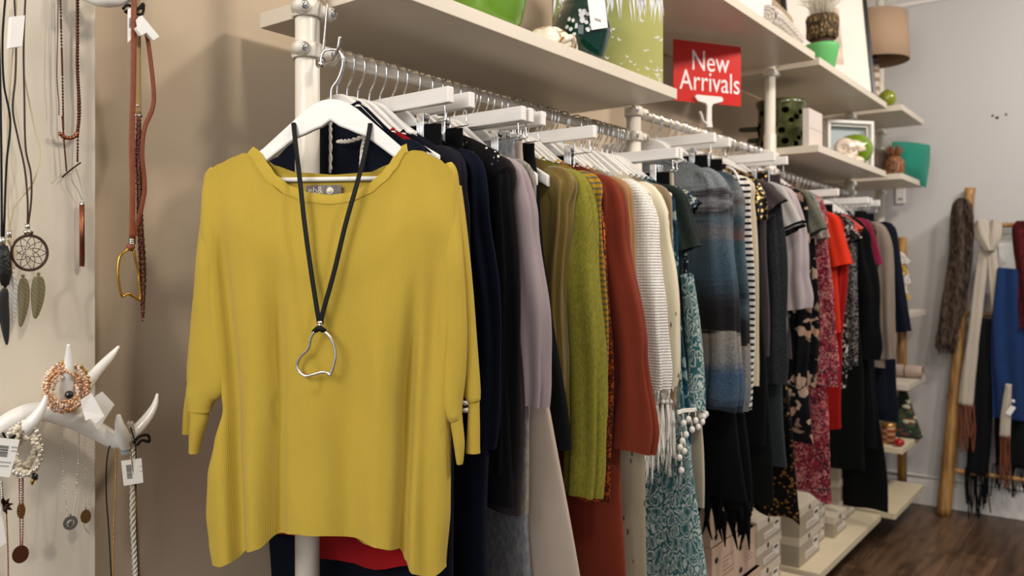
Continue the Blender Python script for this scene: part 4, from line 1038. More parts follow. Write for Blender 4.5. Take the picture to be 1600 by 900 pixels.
m = MB(); m.tube([(0, 0, .27), (0, 0, .37)], .012, 14); m.build('bulb_holder', simple('dark_bronze', '#3b3029', .4, .8), t)
t = thing('green_glass_ball', 'small olive green glass ball beside the lamp base', 'ball', (-.955, 4.275, S4))
m = MB(); m.ball((0, 0, .0415), .0415, 32, 20)
OG = simple('olive_glass', '#8e9a22', .05, coat=.6, trans=.35, var=.12, bscale=20)
m.build('ball', OG, t); m = MB(); m.tube([(0, 0, .080), (0, 0, .088)], [.006, .004], 12); m.build('stopper', OG, t)

# ---- middle shelf of the last bay
N = NT('olive_mottled_glaze'); N.b.inputs['Roughness'].default_value = .25; N.b.inputs['Coat Weight'].default_value = .4
n1 = N.n('TexNoise', i_Scale=18.0, i_Detail=6.0); N.l(N.mapping(), n1.inputs['Vector'])
vo = N.n('TexVoronoi', i_Scale=130.0); N.l(N.mapping(), vo.inputs['Vector'])
c1 = N.ramp(n1.outputs[0], [(.3, '#2c3017'), (.55, '#50552c'), (.75, '#73744f')]); c2 = N.ramp(vo.outputs['Distance'], [(.2, '#b9b79a'), (.32, (0, 0, 0, 1))])
fac = N.ramp(n1.outputs[0], [(.52, (0, 0, 0, 1)), (.62, (.6, .6, .6, 1))])
N.l(N.mix(fac, c1, c2, 'LIGHTEN'), N.b.inputs['Base Color']); VG = N.m
vl = Vector((-1.145, 3.32, M3)); RV = .092
t = thing('holed_vase', 'olive green ceramic vase pierced with round dark holes and side spikes', 'vase', vl)
m = MB(); m.lathe([(0, .004), (RV-.006, .0), (RV, .004), (RV, .185), (RV+.006, .195), (RV+.010, .215), (RV+.004, .216), (RV-.006, .195), (RV-.008, .02), (0, .012)], 64); m.build('vase_body', VG, t)
m = MB(); rnd = random.Random(9); tc_ = math.atan2(-vl.y, -vl.x)
for k in range(34):
    a = tc_+[-.9, -.35, .15, .65, 1.1, -.6, .0, .42, .9, -1.3][k % 10]+(k//10)*2.1; z = [.04, .03, .05, .03, .075, .13, .085, .125, .165, .09][k % 10]+rnd.uniform(-.006, .006)
    if k >= 10: z = rnd.uniform(.03, .17)
    n_ = Vector((math.cos(a), math.sin(a), 0)); tx = Vector((-math.sin(a), math.cos(a), 0)); c = n_*(RV+.0004)+Vector((0, 0, z)); s_ = rnd.uniform(.8, 1.15)
    P = [c+tx*(.015*s_*math.cos(q))+Vector((0, 0, .013*s_*math.sin(q)))-n_*(.0009*math.cos(q)**2) for q in [2*PI*i/20 for i in range(20)]]
    m.add([c+n_*.0008]+P, [(0, i+1, (i+1) % 20+1) for i in range(20)])
o = m.build('hole_pattern', simple('dark_hole_glaze', '#070605', .95, spec=.0), t); o['kind'] = 'stuff'
for z, a_, L in ((.110, 1.55, .075), (.062, 1.5, .042), (.040, 1.62, .038), (.15, -2.6, .05), (.09, -2.3, .05)):
    a = tc_-a_; n_ = Vector((math.cos(a), math.sin(a), 0))
    s = MB(); s.tube([tuple(n_*(RV-.01)+Vector((0, 0, z))), tuple(n_*(RV+.01)+Vector((0, 0, z))), tuple(n_*(RV+L-.01)+Vector((0, 0, z))), tuple(n_*(RV+L)+Vector((0, 0, z+.001)))], [.012, .011, .010, .005], 12)
    s.build('spike', simple('dark_green_glaze', '#1f2618', .3), t)
c0 = onX(1259, 232, -.99)
t = thing('white_card_box', 'upright white card box at the corner of the shelf with shells', 'box', (-.985, 3.125, M3), 0)
m = MB(); m.box((-.012, 0, 0), (.012, .165, .142)); m.build('box_body', simple('white_card_soft', '#cfc3bb', .8), t, bevel=.001)
m = MB(); m.box((.0121, .01, .068), (.0126, .155, .070)); m.build('crease', simple('pale_grey_crease', '#a79d96', .9), t)
t = thing('copper_candlestick', 'copper coloured candlestick behind the white card box', 'candlestick', (-1.10, 3.52, M3))
m = MB(); m.lathe([(0, 0), (.035, 0), (.036, .006), (.018, .014), (.011, .03), (.014, .06), (.010, .085), (.018, .10), (.036, .118), (.040, .125), (.014, .128), (.014, .15), (0, .15)], 32)
m.build('stem', simple('copper_metal', '#a9714a', .28, .9), t)
m = MB(); m.tube([(0, 0, .12), (.05, .03, .13)], .005, 8); m.build('finger_loop', simple('copper_metal', '#a9714a', .28, .9), t)
t = thing('shadow_box', 'white deep framed shadow box behind the shells', 'frame', (-.965, 4.06, M3)); t.rotation_euler = (0, 0, math.radians(37.3+14)-PI)
W1, H1, D1 = .245, .225, .05
m = MB()
for a_, b_ in (((0, -D1, 0), (.014, 0, H1)), ((W1-.014, -D1, 0), (W1, 0, H1)), ((.014, -D1, 0), (W1-.014, 0, .014)), ((.014, -D1, H1-.014), (W1-.014, 0, H1))): m.box(a_, b_)
m.build('frame', WHITE, t, bevel=.001)
m = MB(); m.box((.014, -D1, .014), (W1-.014, -D1+.004, H1-.014)); m.build('back_board', simple('blue_grey_board', '#a7b0b3', .7), t)
m = MB(); 
for a_, b_ in (((.020, -.022, .02), (.026, -.018, H1-.02)), ((.026, -.022, H1-.026), (W1-.026, -.018, H1-.02))): m.box(a_, b_)
m.build('inner_lip', WHITE, t)
GG = simple('bright_green_glass', '#86a81c', .05, coat=.7, trans=.4, var=.2, bscale=16)
t = thing('green_glass_float', 'bright green round glass float behind the two pearly shells', 'ornament', (-1.00, 3.86, M3))
m = MB()
def fl_(u, v):
    th = 2*PI*u; ph = PI*v; r = .078*(1-.10*math.exp(-((ph)/.35)**2))*(1+.012*math.cos(10*th)*math.sin(ph))
    return (r*math.sin(ph)*math.cos(th), r*math.sin(ph)*math.sin(th), .072+r*.93*math.cos(ph))
m.grid(fl_, 60, 30, cu=True); m.build('globe', GG, t)
m = MB(); m.tube([(0, 0, .128), (0, 0, .142)], [.010, .007], 14); m.build('neck', GG, t)
PEARL = simple('pearly_shell', '#d9c7b4', .2, coat=.6, var=.12, bscale=22, bump=.1)
def shell(loc, s, lab_, rz):
    t = thing('spiral_shell', lab_, 'shell', loc, rz)
    m = MB(); 
    P = []; R = []
    for k in range(60):
        a = k*.21; g_ = math.exp(-k*.032); P.append((s*.62*g_*math.cos(a), -s*.25*(1-g_), s*.98+s*.62*g_*math.sin(a)-s*.1)); R.append(s*.50*g_)
    m.tube(P, R, 16); m.build('whorl', PEARL, t)
    m = MB(); m.lathe([(s*.5, 0), (s*.62, s*.1), (s*.5, s*.35), (s*.2, s*.5)], 20, (s*.35, 0, 0)); 
    m.build('opening_lip', PEARL, t)
shell((-.985, 3.62, M3), .052, 'pearly spiral shell nearer the white card box', math.radians(20))
shell((-.980, 3.74, M3), .056, 'pearly spiral shell touching the green glass float', math.radians(40))
# ---- short middle shelf: pineapple and cushions
t = thing('wooden_pineapple', 'carved brown wooden pineapple on the short shelf', 'ornament', (-.955, 4.42, M4))
N = NT('carved_pineapple_wood'); N.b.inputs['Roughness'].default_value = .5
vo = N.n('TexVoronoi', i_Scale=75.0, i_Randomness=.25); N.l(N.mapping(), vo.inputs['Vector'])
N.l(N.ramp(vo.outputs['Distance'], [(.1, '#b27a48'), (.45, '#8a5630'), (.65, '#4a2a18')]), N.b.inputs['Base Color']); N.bump(vo.outputs['Distance'], 1, .006); PW = N.m
m = MB(); m.lathe([(0, 0), (.030, 0), (.043, .02), (.049, .05), (.045, .08), (.032, .10), (.018, .108), (0, .108)], 32); m.build('fruit', PW, t)
m = MB()
for ring, (n_, L, o_, z) in enumerate(((7, .040, .034, .100), (6, .050, .026, .108), (5, .058, .012, .112))):
    for k in range(n_):
        a = 2*PI*k/n_+ring*.4; d_ = Vector((math.cos(a), math.sin(a), 0))
        m.tube([tuple(d_*.008+Vector((0, 0, z-.006))), tuple(d_*(.012+o_*.3)+Vector((0, 0, z+L*.45))), tuple(d_*(.012+o_)+Vector((0, 0, z+L*.9)))], [.009, .010, .001], 8, flat=(1, .5))
m.build('crown', simple('dark_carved_leaf', '#6a4128', .6), t)
def cushion(name, loc, rot, W, H, T, mat, lab_, sag=0.):
    m = MB()
    def fn(u, v):
        a = 2*PI*u; ph = PI*(v-.5); cx = math.cos(a); sx_ = math.sin(a)
        k = max(abs(cx), abs(sx_)); sq = 1/k if k > 0 else 1; rr = math.cos(ph)**.6
        x = cx*sq**.8*rr*W/2; z = sx_*sq**.8*rr*H/2; y = math.sin(ph)*T/2*(1-.75*(abs(x)/(W/2))**3)*(1-.75*(abs(z)/(H/2))**3)
        if sag and x > 0 and z < 0: z -= sag*(x/(W/2))**1.2*(-z/(H/2))**1.2
        return (x, y, z)
    m.grid(fn, 48, 24, cu=True)
    o = m.build(name, mat); o.location = loc; o.rotation_euler = rot; tag(o, lab_, 'cushion'); return o
TEAL = fabric('teal_cushion_cloth', '#1c7a66', var=.15, sheen=.2); TPC = fabric('taupe_cushion_cloth', '#5f5148', var=.1)
cushion('teal_cushion', (-.925, 4.62, M4+.105), (.0, .10, math.radians(37)), .21, .19, .08, TEAL, 'teal green cushion sagging over the end of the short shelf', sag=.055)
cushion('taupe_cushion', (-1.10, 4.60, M4+.085), (-.1, 0, math.radians(38)), .22, .19, .07, TPC, 'small dark taupe cushion behind the wooden pineapple')
# ================================================================ jewellery on the left panel
def PP(px, py, off=.012):
    return onX(px, py, PX+off)
def curve_on(pts, off=.012, n=8):
    return cr([tuple(PP(p[0], p[1], p[2] if len(p) > 2 else off)) for p in pts], n)
def wire(name, pts, r, mat, parent, off=.012, flat=None, n=8, twist=0., lab_=None):
    m = MB(); o = Vector(parent.location)
    C = [Vector(p)-o for p in curve_on(pts, off, n)]
    if twist:
        for ph in (0, PI): m.tube([c+Vector((math.cos(k*1.3+ph), math.sin(k*1.3+ph), 0))*r*.7 for k, c in enumerate(C)], r*.8, 6)
    else: m.tube(C, r, 8, flat=flat, up=(0, 1, 0) if flat else None)
    b_ = m.build(name, mat, parent)
    if lab_: b_['label'] = lab_
    return b_
def chain(name, pts, r, mat, parent, off=.012, step=.004, n=30, elong=1.5):
    """small links laid along a curve"""
    C = [Vector(p) for p in curve_on(pts, off, n)]; o = Vector(parent.location); m = MB(); acc = 0; last = C[0]; i = 0
    for a, b_ in zip(C, C[1:]):
        L = (b_-a).length; acc += L
        if acc >= step:
            acc = 0; i += 1
            T = (b_-a).normalized(); 
            c = b_-o
            m.tube([c-T*r*elong*1.2, c, c+T*r*elong*1.2], [r*.6, r*1.4, r*.6], 6)
    return m.build(name, mat, parent)
GOLD = simple('gold_metal', '#c79a45', .25, 1.0); COPP = simple('rose_copper_metal', '#9a5f47', .3, 1.0); DKBEAD = simple('dark_bronze_bead', '#5a3426', .35, .7)
BRL = simple('brown_leather_cord', '#3a241c', .6, bump=.2, bscale=200); TANL = simple('tan_leather_strap', '#7d3f22', .5, bump=.25, bscale=120, var=.15)
CREC = simple('cream_suede_cord', '#cdbf9f', .85); ANT = simple('white_glazed_antler', '#e4e1dc', .28, coat=.4, var=.04, bscale=6)
TAGP = simple('white_price_tag', '#ecebe8', .6)

# ---- antler branch fixed to the panel
at_ = thing('antler_hook', 'lower white glazed antler branch holding bracelets and chains', 'hook', PP(100, 655, 0))
o_ = Vector(at_.location)
def prong(name, pts, radii, parent=at_, o=o_):
    P = cr([tuple(PP(x, y, f))+(r,) for (x, y, f), r in zip(pts, radii)], 8)
    m = MB(); m.tube([Vector(p[:3])-o for p in P], [p[3] for p in P], 18); return m.build(name, ANT, parent)
prong('beam', [(-30, 690, .02), (20, 655, .035), (60, 643, .045), (110, 650, .05), (150, 672, .05), (185, 690, .055), (205, 684, .06)], [.012, .013, .014, .017, .014, .0125, .011])
prong('prong', [(118, 650, .05), (106, 620, .07), (106, 585, .085), (108, 560, .09), (107, 538, .095)], [.012, .011, .0085, .006, .0022])
prong('prong', [(112, 650, .05), (130, 610, .05), (150, 582, .05), (172, 558, .05), (186, 541, .05)], [.010, .0095, .008, .006, .0022])
prong('prong', [(22, 690, .05), (42, 668, .075), (58, 650, .085), (68, 632, .09), (73, 616, .092)], [.010, .010, .008, .005, .002])
prong('prong', [(196, 696, .06), (192, 680, .075), (187, 665, .085), (185, 648, .088)], [.010, .0095, .007, .003])
prong('prong', [(198, 684, .06), (215, 670, .058), (232, 650, .055), (242, 632, .052), (246, 615, .05)], [.010, .009, .0075, .005, .002])
ab = thing('antler_hook', 'upper pale antler tip at the top of the panel holding brown straps', 'hook', PP(160, -10, 0))
o2 = Vector(ab.location)
prong('beam', [(90, -40, .0), (140, -10, .04), (170, -2, .06), (200, -8, .06), (215, -22, .06)], [.014, .014, .013, .011, .008], ab, o2)

# ---- bracelets and tags
rnd = random.Random(21)
def beadring(name, lab_, cx, cy, f, rx, ry, n, mat, loops, rb, cat='bracelet', grp=None):
    t = thing(name, lab_, cat, PP(cx, cy, f), group=grp); o = Vector(t.location)
    for L in range(loops):
        m = MB(); a0 = rnd.uniform(0, 6); k1 = rnd.uniform(.5, 1.12); k2 = k1*rnd.uniform(.9, 1.1); dx = rnd.uniform(-7, 7); dy = rnd.uniform(-7, 7)
        for i in range(n):
            a = 2*PI*i/n+a0; p = PP(cx+dx+rx*k1*math.cos(a)+rnd.uniform(-1.5, 1.5), cy+dy+ry*k2*math.sin(a)+rnd.uniform(-1.5, 1.5), f+.005*math.sin(3*a+L)+L*.0018)-o
            m.ball(p, rb*rnd.uniform(.8, 1.25), 7, 4, (1, 1, rnd.uniform(.8, 1.4)))
        b_ = m.build('bead_string', mat[L % len(mat)], t)
    return t
RG = simple('rose_gold_beads', '#e0b08a', .25, .6); PB = simple('pale_pink_beads', '#e6cdb6', .3, .2); CB_ = simple('cream_oval_beads', '#d8cdb8', .35, coat=.3); SB_ = simple('small_silver_beads', '#cfc8bd', .3, .6)
beadring('bead_bracelet', 'thick rose gold bead bracelet looped on the upright antler prong', 104, 606, .072, 32, 33, 46, [RG, PB, RG, PB, RG, PB, GOLD], 12, .0021)
beadring('bead_bracelet', 'cream oval bead bracelet hanging from the curved left antler prong', 40, 702, .072, 26, 38, 34, [CB_, SB_, CB_], 5, .0036)
for cx, cy, r_, lab_ in ((108, 617, .0062, 'small black faceted bead on the rose gold bracelet'),):
    t = tag(MB().ball((0, 0, 0), r_, 10, 6).build('black_bead', simple('black_faceted_glass', '#101014', .1, coat=.8)), lab_, 'bead'); t.location = PP(cx, cy, .105)
def card(name, lab_, corners, f, t_=.0012, mat=None, bars=None, writing=None, cord=None):
    """flat tag from corner measurements"""
    c = [PP(x, y, f+df) for x, y, df in corners]; ctr = sum(c, Vector())/len(c)
    t = thing(name, lab_, 'tag', ctr); nrm = (c[1]-c[0]).cross(c[2]-c[0]).normalized()
    if nrm.x < 0: nrm = -nrm
    m = MB(); n = len(c); m.add([p-ctr for p in c]+[p-ctr-nrm*t_ for p in c], [tuple(range(n)), tuple(range(2*n-1, n-1, -1))]+[(i, i+n, (i+1) % n+n, (i+1) % n) for i in range(n)], False)
    m.build('card', mat or TAGP, t)
    if bars:
        u0, u1, v0, v1 = bars; m = MB(); X = c[1]-c[0]; Y = c[3]-c[0]; r2 = random.Random(4); k = v0
        while k < v1:
            h_ = r2.uniform(.012, .035); h_ = min(h_, v1-k)
            q = [c[0]+X*u+Y*v-ctr+nrm*.0004 for u, v in ((u0, k), (u1, k), (u1, k+h_), (u0, k+h_))]
            m.add(q, [(0, 1, 2, 3)], False); k += h_+r2.uniform(.012, .03)
        b_ = m.build('barcode', INK, t); b_['kind'] = 'stuff'
    if writing:
        m = MB(); X = c[1]-c[0]; Y = c[3]-c[0]
        for u0, u1, v in writing:
            u = u0; r2 = random.Random(int(v*100))
            while u < u1:
                w_ = r2.uniform(.02, .06); q = [c[0]+X*a+Y*b_-ctr+nrm*.0004 for a, b_ in ((u, v), (u+w_, v), (u+w_, v+.035), (u, v+.035))]
                m.add(q, [(0, 1, 2, 3)], False); u += w_+.02
        b_ = m.build('print', GREYINK, t); b_['kind'] = 'stuff'
    if cord:
        m = MB(); m.tube([Vector(p)-ctr for p in curve_on(cord, .09, 6)], .0016, 6); m.build('string', BLACKC, t)
    return t
card('price_tag', 'white barcode tag tied on the cream oval bead bracelet', [(-8, 683, 0), (31, 687, 0), (15, 746, .004), (-18, 742, .004)], .105, bars=(.15, .6, .20, .50), writing=[(.1, .8, .62), (.1, .7, .72), (.72, .95, .2), (.72, .95, .3)], cord=[(4, 676), (14, 690), (24, 680), (12, 688)])
card('price_tag', 'white square ended tag lying over a larger one below the rose gold bracelet', [(126, 625, 0), (143, 614, 0), (163, 650, .004), (149, 662, .004), (141, 654, .003), (134, 657, .003), (130, 642, 0)], .118)
card('price_tag', 'larger grey white tag beneath the square ended one', [(124, 636, 0), (160, 612, 0), (179, 632, .002), (153, 672, .002)], .098, mat=simple('grey_white_tag', '#cfcbc5', .6), bars=(.55, .85, .30, .52), cord=[(134, 618), (150, 622), (165, 634), (168, 628), (155, 630)])
card('price_tag', 'barcode tag hanging under the rightmost antler prong', [(190, 720, 0), (221, 716, 0), (224, 754, .003), (194, 759, .003)], .075, bars=(.18, .45, .2, .75), writing=[(.85, .97, .3), (.85, .97, .5)])
card('paper_tab', 'pale blue grey paper tab behind the rightmost antler prong', [(184, 693, 0), (204, 690, 0), (204, 708, 0), (190, 711, 0)], .060, mat=simple('blue_grey_paper', '#b9bfc8', .7))
card('price_tag', 'narrow blue white tag at the lower left edge', [(-10, 790, 0), (0, 785, 0), (10, 848, 0), (0, 855, 0)], .05)
card('security_tag', 'white plastic tag high on the panel between dark cords', [(18, 26, 0), (39, 24, 0), (35, 72, 0), (15, 75, 0)], .05, t_=.010)
card('security_tag', 'small stepped white plastic tag hooked over the brown leather straps', [(216, 30, 0), (222, 24, 0), (249, 57, 0), (240, 63, 0), (229, 51, 0), (221, 55, 0), (213, 44, 0), (218, 40, 0)], .085, t_=.008)
card('price_tag', 'small barcode tag seen edge on beside the brown leather strap', [(200, 14, 0), (207, 11, 0), (206, 60, 0), (200, 66, 0)], .075, bars=(.2, .8, .3, .6))
def tied(name, lab_, pts, f=.09):
    t = thing(name, lab_, 'cord', PP(pts[0][0], pts[0][1], f)); wire('loop', pts, .0022, BLACKC, t, f); return t
tied('cord_bow', 'black looped cord tied beside the rightmost antler prong', [(208, 692), (218, 682), (231, 680), (233, 690), (222, 688), (214, 696)], .075)
tied('cord_bow', 'black cord knot at the top of the brown leather straps', [(192, 14), (200, 8), (215, 14), (224, 6), (222, 22), (208, 20), (196, 18), (224, 12)], .07)

# ---- necklaces, from the left edge
def neck(name, lab_, x, y, f=.03): return thing(name, lab_, 'necklace', PP(x, y, f))
t = neck('dreamcatcher_necklace', 'dreamcatcher necklace with two olive feathers on a dark cord', 46, 395)
wire('cord', [(22, -10), (25, 60), (24, 120), (20, 170), (28, 215), (38, 260), (43, 310), (43, 352)], .0014, BRL, t, .03)
wire('cord', [(40, -10), (37, 70), (38, 150), (40, 230), (48, 270), (49, 310), (44, 352)], .0014, BRL, t, .03)
m = MB(); o = Vector(t.location); R = [(46+28*math.cos(a), 395+27*math.sin(a)) for a in [2*PI*i/40 for i in range(40)]]
C = [PP(x, y, .03)-o for x, y in R]; m.tube(C, .0021, 8, closed=True); m.build('hoop', BRL, t)
m = MB()
def hp(a, r): return PP(46+r*math.cos(a), 395+r*math.sin(a), .03)-o
for ring, (ra, rb_, n) in enumerate(((27, 17, 9), (17, 10, 9), (10, 5, 8))):
    for i in range(n):
        a = 2*PI*i/n+ring*.35; b_ = 2*PI*(i+.5)/n+ring*.35; c_ = 2*PI*(i+1)/n+ring*.35
        m.tube([hp(a, ra), hp((a+b_)/2, (ra+rb_)/2*.97), hp(b_, rb_), hp((b_+c_)/2, (ra+rb_)/2*.97), hp(c_, ra)], .00055, 4)
b_ = m.build('web', BRL, t); b_['kind'] = 'stuff'
m = MB(); m.tube([PP(43, 350, .03)-o, PP(43, 358, .03)-o], .0034, 12); m.tube([PP(37, 364, .03)-o, PP(43, 362, .032)-o, PP(50, 364, .03)-o], .003, 10); m.build('silver_bead', SILVER, t)
def feather(parent, pts, wmax, mat, f=.03):
    o = Vector(parent.location); C = cr([(x, y) for x, y in pts], 8); m = MB(); n = len(C); L = []; Rr = []; Mi = []
    for i, (x, y) in enumerate(C):
        a = C[max(0, i-1)]; b_ = C[min(n-1, i+1)]; tx, ty = b_[0]-a[0], b_[1]-a[1]; l = math.hypot(tx, ty); nx, ny = -ty/l, tx/l
        w_ = wmax*math.sin(PI*min(1, (i+.6)/n)**.75)**.7
        L.append(PP(x+nx*w_, y+ny*w_, f+.001)-o); Rr.append(PP(x-nx*w_, y-ny*w_, f+.001)-o); Mi.append(PP(x, y, f+.004)-o)
    vs = L+Mi+Rr+[v-Vector((.0012, 0, 0)) for v in L+Mi+Rr]
    fs = []
    for i in range(n-1):
        fs += [(i, i+1, n+i+1, n+i), (n+i, n+i+1, 2*n+i+1, 2*n+i)]
        k = 3*n; fs += [(k+i, k+n+i, k+n+i+1, k+i+1), (k+n+i, k+2*n+i, k+2*n+i+1, k+n+i+1)]
    m.add(vs, fs); m.tube(Mi, .0006, 5); m.ball(PP(pts[0][0], pts[0][1]-3, f)-o, .0028, 8, 5)
    return m.build('feather', mat, parent)
def feathmat(name, c):
    N = NT(name); N.b.inputs['Roughness'].default_value = .6
    wv = N.n('TexWave', bands_direction='DIAGONAL', i_Scale=90.0, i_Distortion=2.0); N.l(N.mapping(), wv.inputs['Vector'])
    cc = lin(c); N.l(N.ramp(wv.outputs['Fac'], [(0, tuple(x*.72 for x in cc[:3])+(1,)), (1, cc)]), N.b.inputs['Base Color']); return N.m
FO = feathmat('olive_feather', '#7c7355'); FW = feathmat('white_feather', '#d8d6d0'); FB = feathmat('black_feather', '#1d1c1e')
feather(t, [(36, 434), (38, 455), (36, 485), (32, 511)], 9, FO); feather(t, [(60, 431), (60, 450), (58, 475), (55, 498)], 11, FO)
t = neck('feather_necklace', 'black feather necklace at the very left edge of the panel', 6, 460, .034)
wire('cord', [(-4, -10), (0, 120), (2, 240), (3, 372)], .0016, BLACKC, t, .034); wire('cord', [(9, -10), (4, 60), (6, 130), (16, 190), (10, 260), (6, 372)], .0015, BLACKC, t, .034)
m = MB(); o = Vector(t.location); m.tube([PP(3, 370, .034)-o, PP(3, 384, .034)-o], .0045, 12); m.build('silver_bead', SILVER, t)
m = MB(); m.tube([PP(5, 384, .036)-o, PP(6, 400, .036)-o, PP(7, 425, .036)-o, PP(8, 446, .036)-o], [.006, .009, .010, .005], 14, flat=(1, .5), up=(0, 1, 0)); m.build('openwork_drop', simple('black_carved_bead', '#1a1b1d', .3, bump=.8, bscale=300), t)
feather(t, [(8, 450), (5, 475), (8, 505), (11, 539)], 9, FB, .034)
t = neck('feather_necklace', 'white feather necklace on a cream cord beside the dreamcatcher', 18, 420, .026)
wire('cord', [(26, -10), (24, 30), (12, 180), (12, 300), (14, 362)], .0013, CREC, t, .026); wire('cord', [(38, 120), (52, 190), (62, 240), (52, 285), (24, 320), (15, 362)], .0013, CREC, t, .026)
m = MB(); o = Vector(t.location); m.tube([PP(14, 360, .026)-o, PP(14, 372, .026)-o], .0036, 12); m.build('silver_bead', SILVER, t)
wire('cream_wrap', [(14, 374), (20, 386), (22, 400), (19, 420)], .0035, CREC, t, .028)
feather(t, [(19, 428), (22, 450), (21, 480), (21, 505)], 7, FW, .028)
t = neck('beaded_necklace', 'long brown beaded necklace with a curved bead bar on the panel', 108, 210, .014)
wire('cord', [(91, -10), (90, 60), (89, 120), (92, 160), (92, 180)], .0007, BRL, t, .014)
chain('bead_chain', [(94, -10), (96, 60), (98, 140), (99, 200)], .0012, DKBEAD, t, .014, .0026); chain('bead_chain', [(121, -10), (121, 60), (121, 110), (124, 170), (121, 208)], .0020, DKBEAD, t, .014, .0036)
chain('bead_bar', [(92, 206), (98, 213), (108, 216), (117, 213), (121, 206)], .0026, COPP, t, .014, .0045)
t = neck('tassel_necklace', 'necklace with angled dark bar and long copper tassel', 112, 262, .012)
chain('bead_chain', [(97, 180), (100, 220), (104, 268)], .0011, DKBEAD, t, .012, .0026); chain('bead_chain', [(122, 100), (122, 180), (121, 254)], .0013, DKBEAD, t, .012, .0028)
wire('dark_bar', [(97, 277), (110, 266), (126, 254)], .0012, simple('dark_metal', '#33241f', .3, .9), t, .012)
wire('drop_wire', [(110, 268), (113, 284), (121, 296), (128, 312), (128, 320)], .0006, SILVER, t, .012); wire('drop_wire', [(118, 262), (124, 280), (128, 300), (128, 320)], .0006, SILVER, t, .012)
m = MB(); o = Vector(t.location)
for k in range(11):
    a = 2*PI*k/11; p = PP(128, 320, .012)-o; e = PP(128.3, 414+3*math.sin(k*2.1), .012)-o; d_ = Vector((math.cos(a), math.sin(a), 0))*.0026
    m.tube([p, p+d_, e+d_], .0011, 5)
b_ = m.build('tassel', COPP, t); b_['kind'] = 'stuff'
m = MB(); m.tube([PP(128, 316, .012)-o, PP(128, 323, .012)-o], .0034, 10); m.build('tassel_cap', SILVER, t)

# ---- leather strap necklaces hanging off the upper antler tip, past the panel edge
t = neck('leather_strap_necklace', 'brown leather strap necklace ending in an open gold stirrup pendant', 205, 300, .07)
wire('strap', [(209, -8), (209, 60), (208, 140), (206, 220), (207, 300), (206, 372)], .0046, TANL, t, .075, flat=(1, .35)); wire('strap', [(224, 30), (232, 70), (240, 140), (238, 170), (226, 200), (222, 240), (226, 290), (222, 320), (208, 372)], .0038, TANL, t, .068, flat=(1, .35))
m = MB(); o = Vector(t.location); 
for k in range(3): m.tube([PP(201, 374+3*k, .072)-o, PP(206, 375+3*k, .078)-o, PP(211, 374+3*k, .072)-o], .0016, 8)
m.build('wrapped_bead', SILVER, t)
m = MB(); m.tube([PP(206, 380, .072)-o, PP(204, 386, .072)-o, PP(203, 392, .072)-o], [.004, .0065, .004], 12); m.build('leather_knot', TANL, t)
wire('stirrup_pendant', [(202, 388), (188, 400), (184, 425), (187, 450), (191, 463), (200, 459), (212, 465), (219, 467), (217, 440), (216, 425), (210, 400), (209, 390)], .0021, GOLD, t, .072)
t = neck('glitter_tassel_necklace', 'necklace with a tan strap and long glittering brown tassel', 218, 300, .062)
wire('strap', [(213, -8), (215, 50), (215, 110), (216, 178)], .0052, simple('light_tan_leather', '#9c8052', .5, bump=.2, bscale=120), t, .060, flat=(1, .3))
GLIT = simple('glitter_bronze', '#7a4f44', .22, .9, bump=1.0, bscale=420, var=.5)
m = MB(); rn = random.Random(6); o = Vector(t.location)
for k in range(14):
    dx = rn.uniform(-4.5, 4.5); xe = 222+dx*.5; ye = rn.uniform(455, 505); pts = curve_on([(217+dx*.6, 182), (216+dx, 240+rn.uniform(-5, 5)), (218+dx, 300), (219+dx, 350), (223+dx*1.1, 420), (xe+1, ye)], .060+rn.uniform(-.004, .004), 22)
    m.tube([Vector(p)-o+Vector((0, .0006*math.sin(i*1.9), .0)) for i, p in enumerate(pts)], [.0011+.0006*math.sin(i*2.3) for i in range(len(pts))], 5)
b_ = m.build('tassel', GLIT, t); b_['kind'] = 'stuff'
m = MB(); c = PP(215, 165, .063)-o; m.ball(c, .0022, 10, 6); m.tube([PP(211, 180, .062)-o, PP(222, 181, .062)-o], .002, 8); m.build('stud', SILVER, t)

# ---- chains with small discs hanging from the antler
def disc(parent, x, y, rx, ry, mat, f, hole=False, name='disc'):
    o = Vector(parent.location); c = PP(x, y, f)-o; d_ = c+o-Vector((0, 0, EYE)); a = Vector((0, 1, 0)); 
    m = MB(); R = rx*.00105; n_ = Vector((.9, -.2, 0)).normalized(); tx = Vector((.2, .9, 0)).normalized(); k = ry/rx
    def P(r, q, h): return c+tx*(r*math.cos(q))+Vector((0, 0, r*k*math.sin(q)))+n_*h
    m.grid(lambda u, v: P(R*(1, 1, .5 if hole else .01, .5 if hole else .01)[int(round(v*3))], 2*PI*u, (-.0008, .0008, .0008, -.0008)[int(round(v*3))]), 24, 3, cu=True, smooth=False)
    if hole: m.ball(c, R*.42, 12, 8, (.4, 1, 1.2))
    m.tube([c+Vector((0, 0, R*k)), c+Vector((0, 0, R*k+.004))], .0009, 6)
    return m.build(name, mat, parent)
t = neck('disc_necklace', 'fine silver chain with a grey ringed disc below the antler', 110, 817, .045)
chain('chain', [(94, 640), (97, 700), (100, 760), (106, 808)], .0008, SILVER, t, .045, .0022); chain('chain', [(124, 650), (122, 720), (118, 780), (114, 808)], .0008, SILVER, t, .045, .0022); disc(t, 110, 817, 9.5, 10, simple('grey_enamel_metal', '#8e8a84', .3, .8), .045, True)
t = neck('disc_necklace', 'fine chain with a hammered bronze disc beside the grey ringed one', 134, 807, .03)
chain('chain', [(132, 660), (133, 730), (133, 796)], .0006, SILVER, t, .03, .003); chain('chain', [(148, 670), (147, 740), (138, 797)], .0006, SILVER, t, .03, .003); disc(t, 134, 807, 7, 10, simple('bronze_metal', '#8f6a3c', .4, .9, bump=.5, bscale=300), .03)
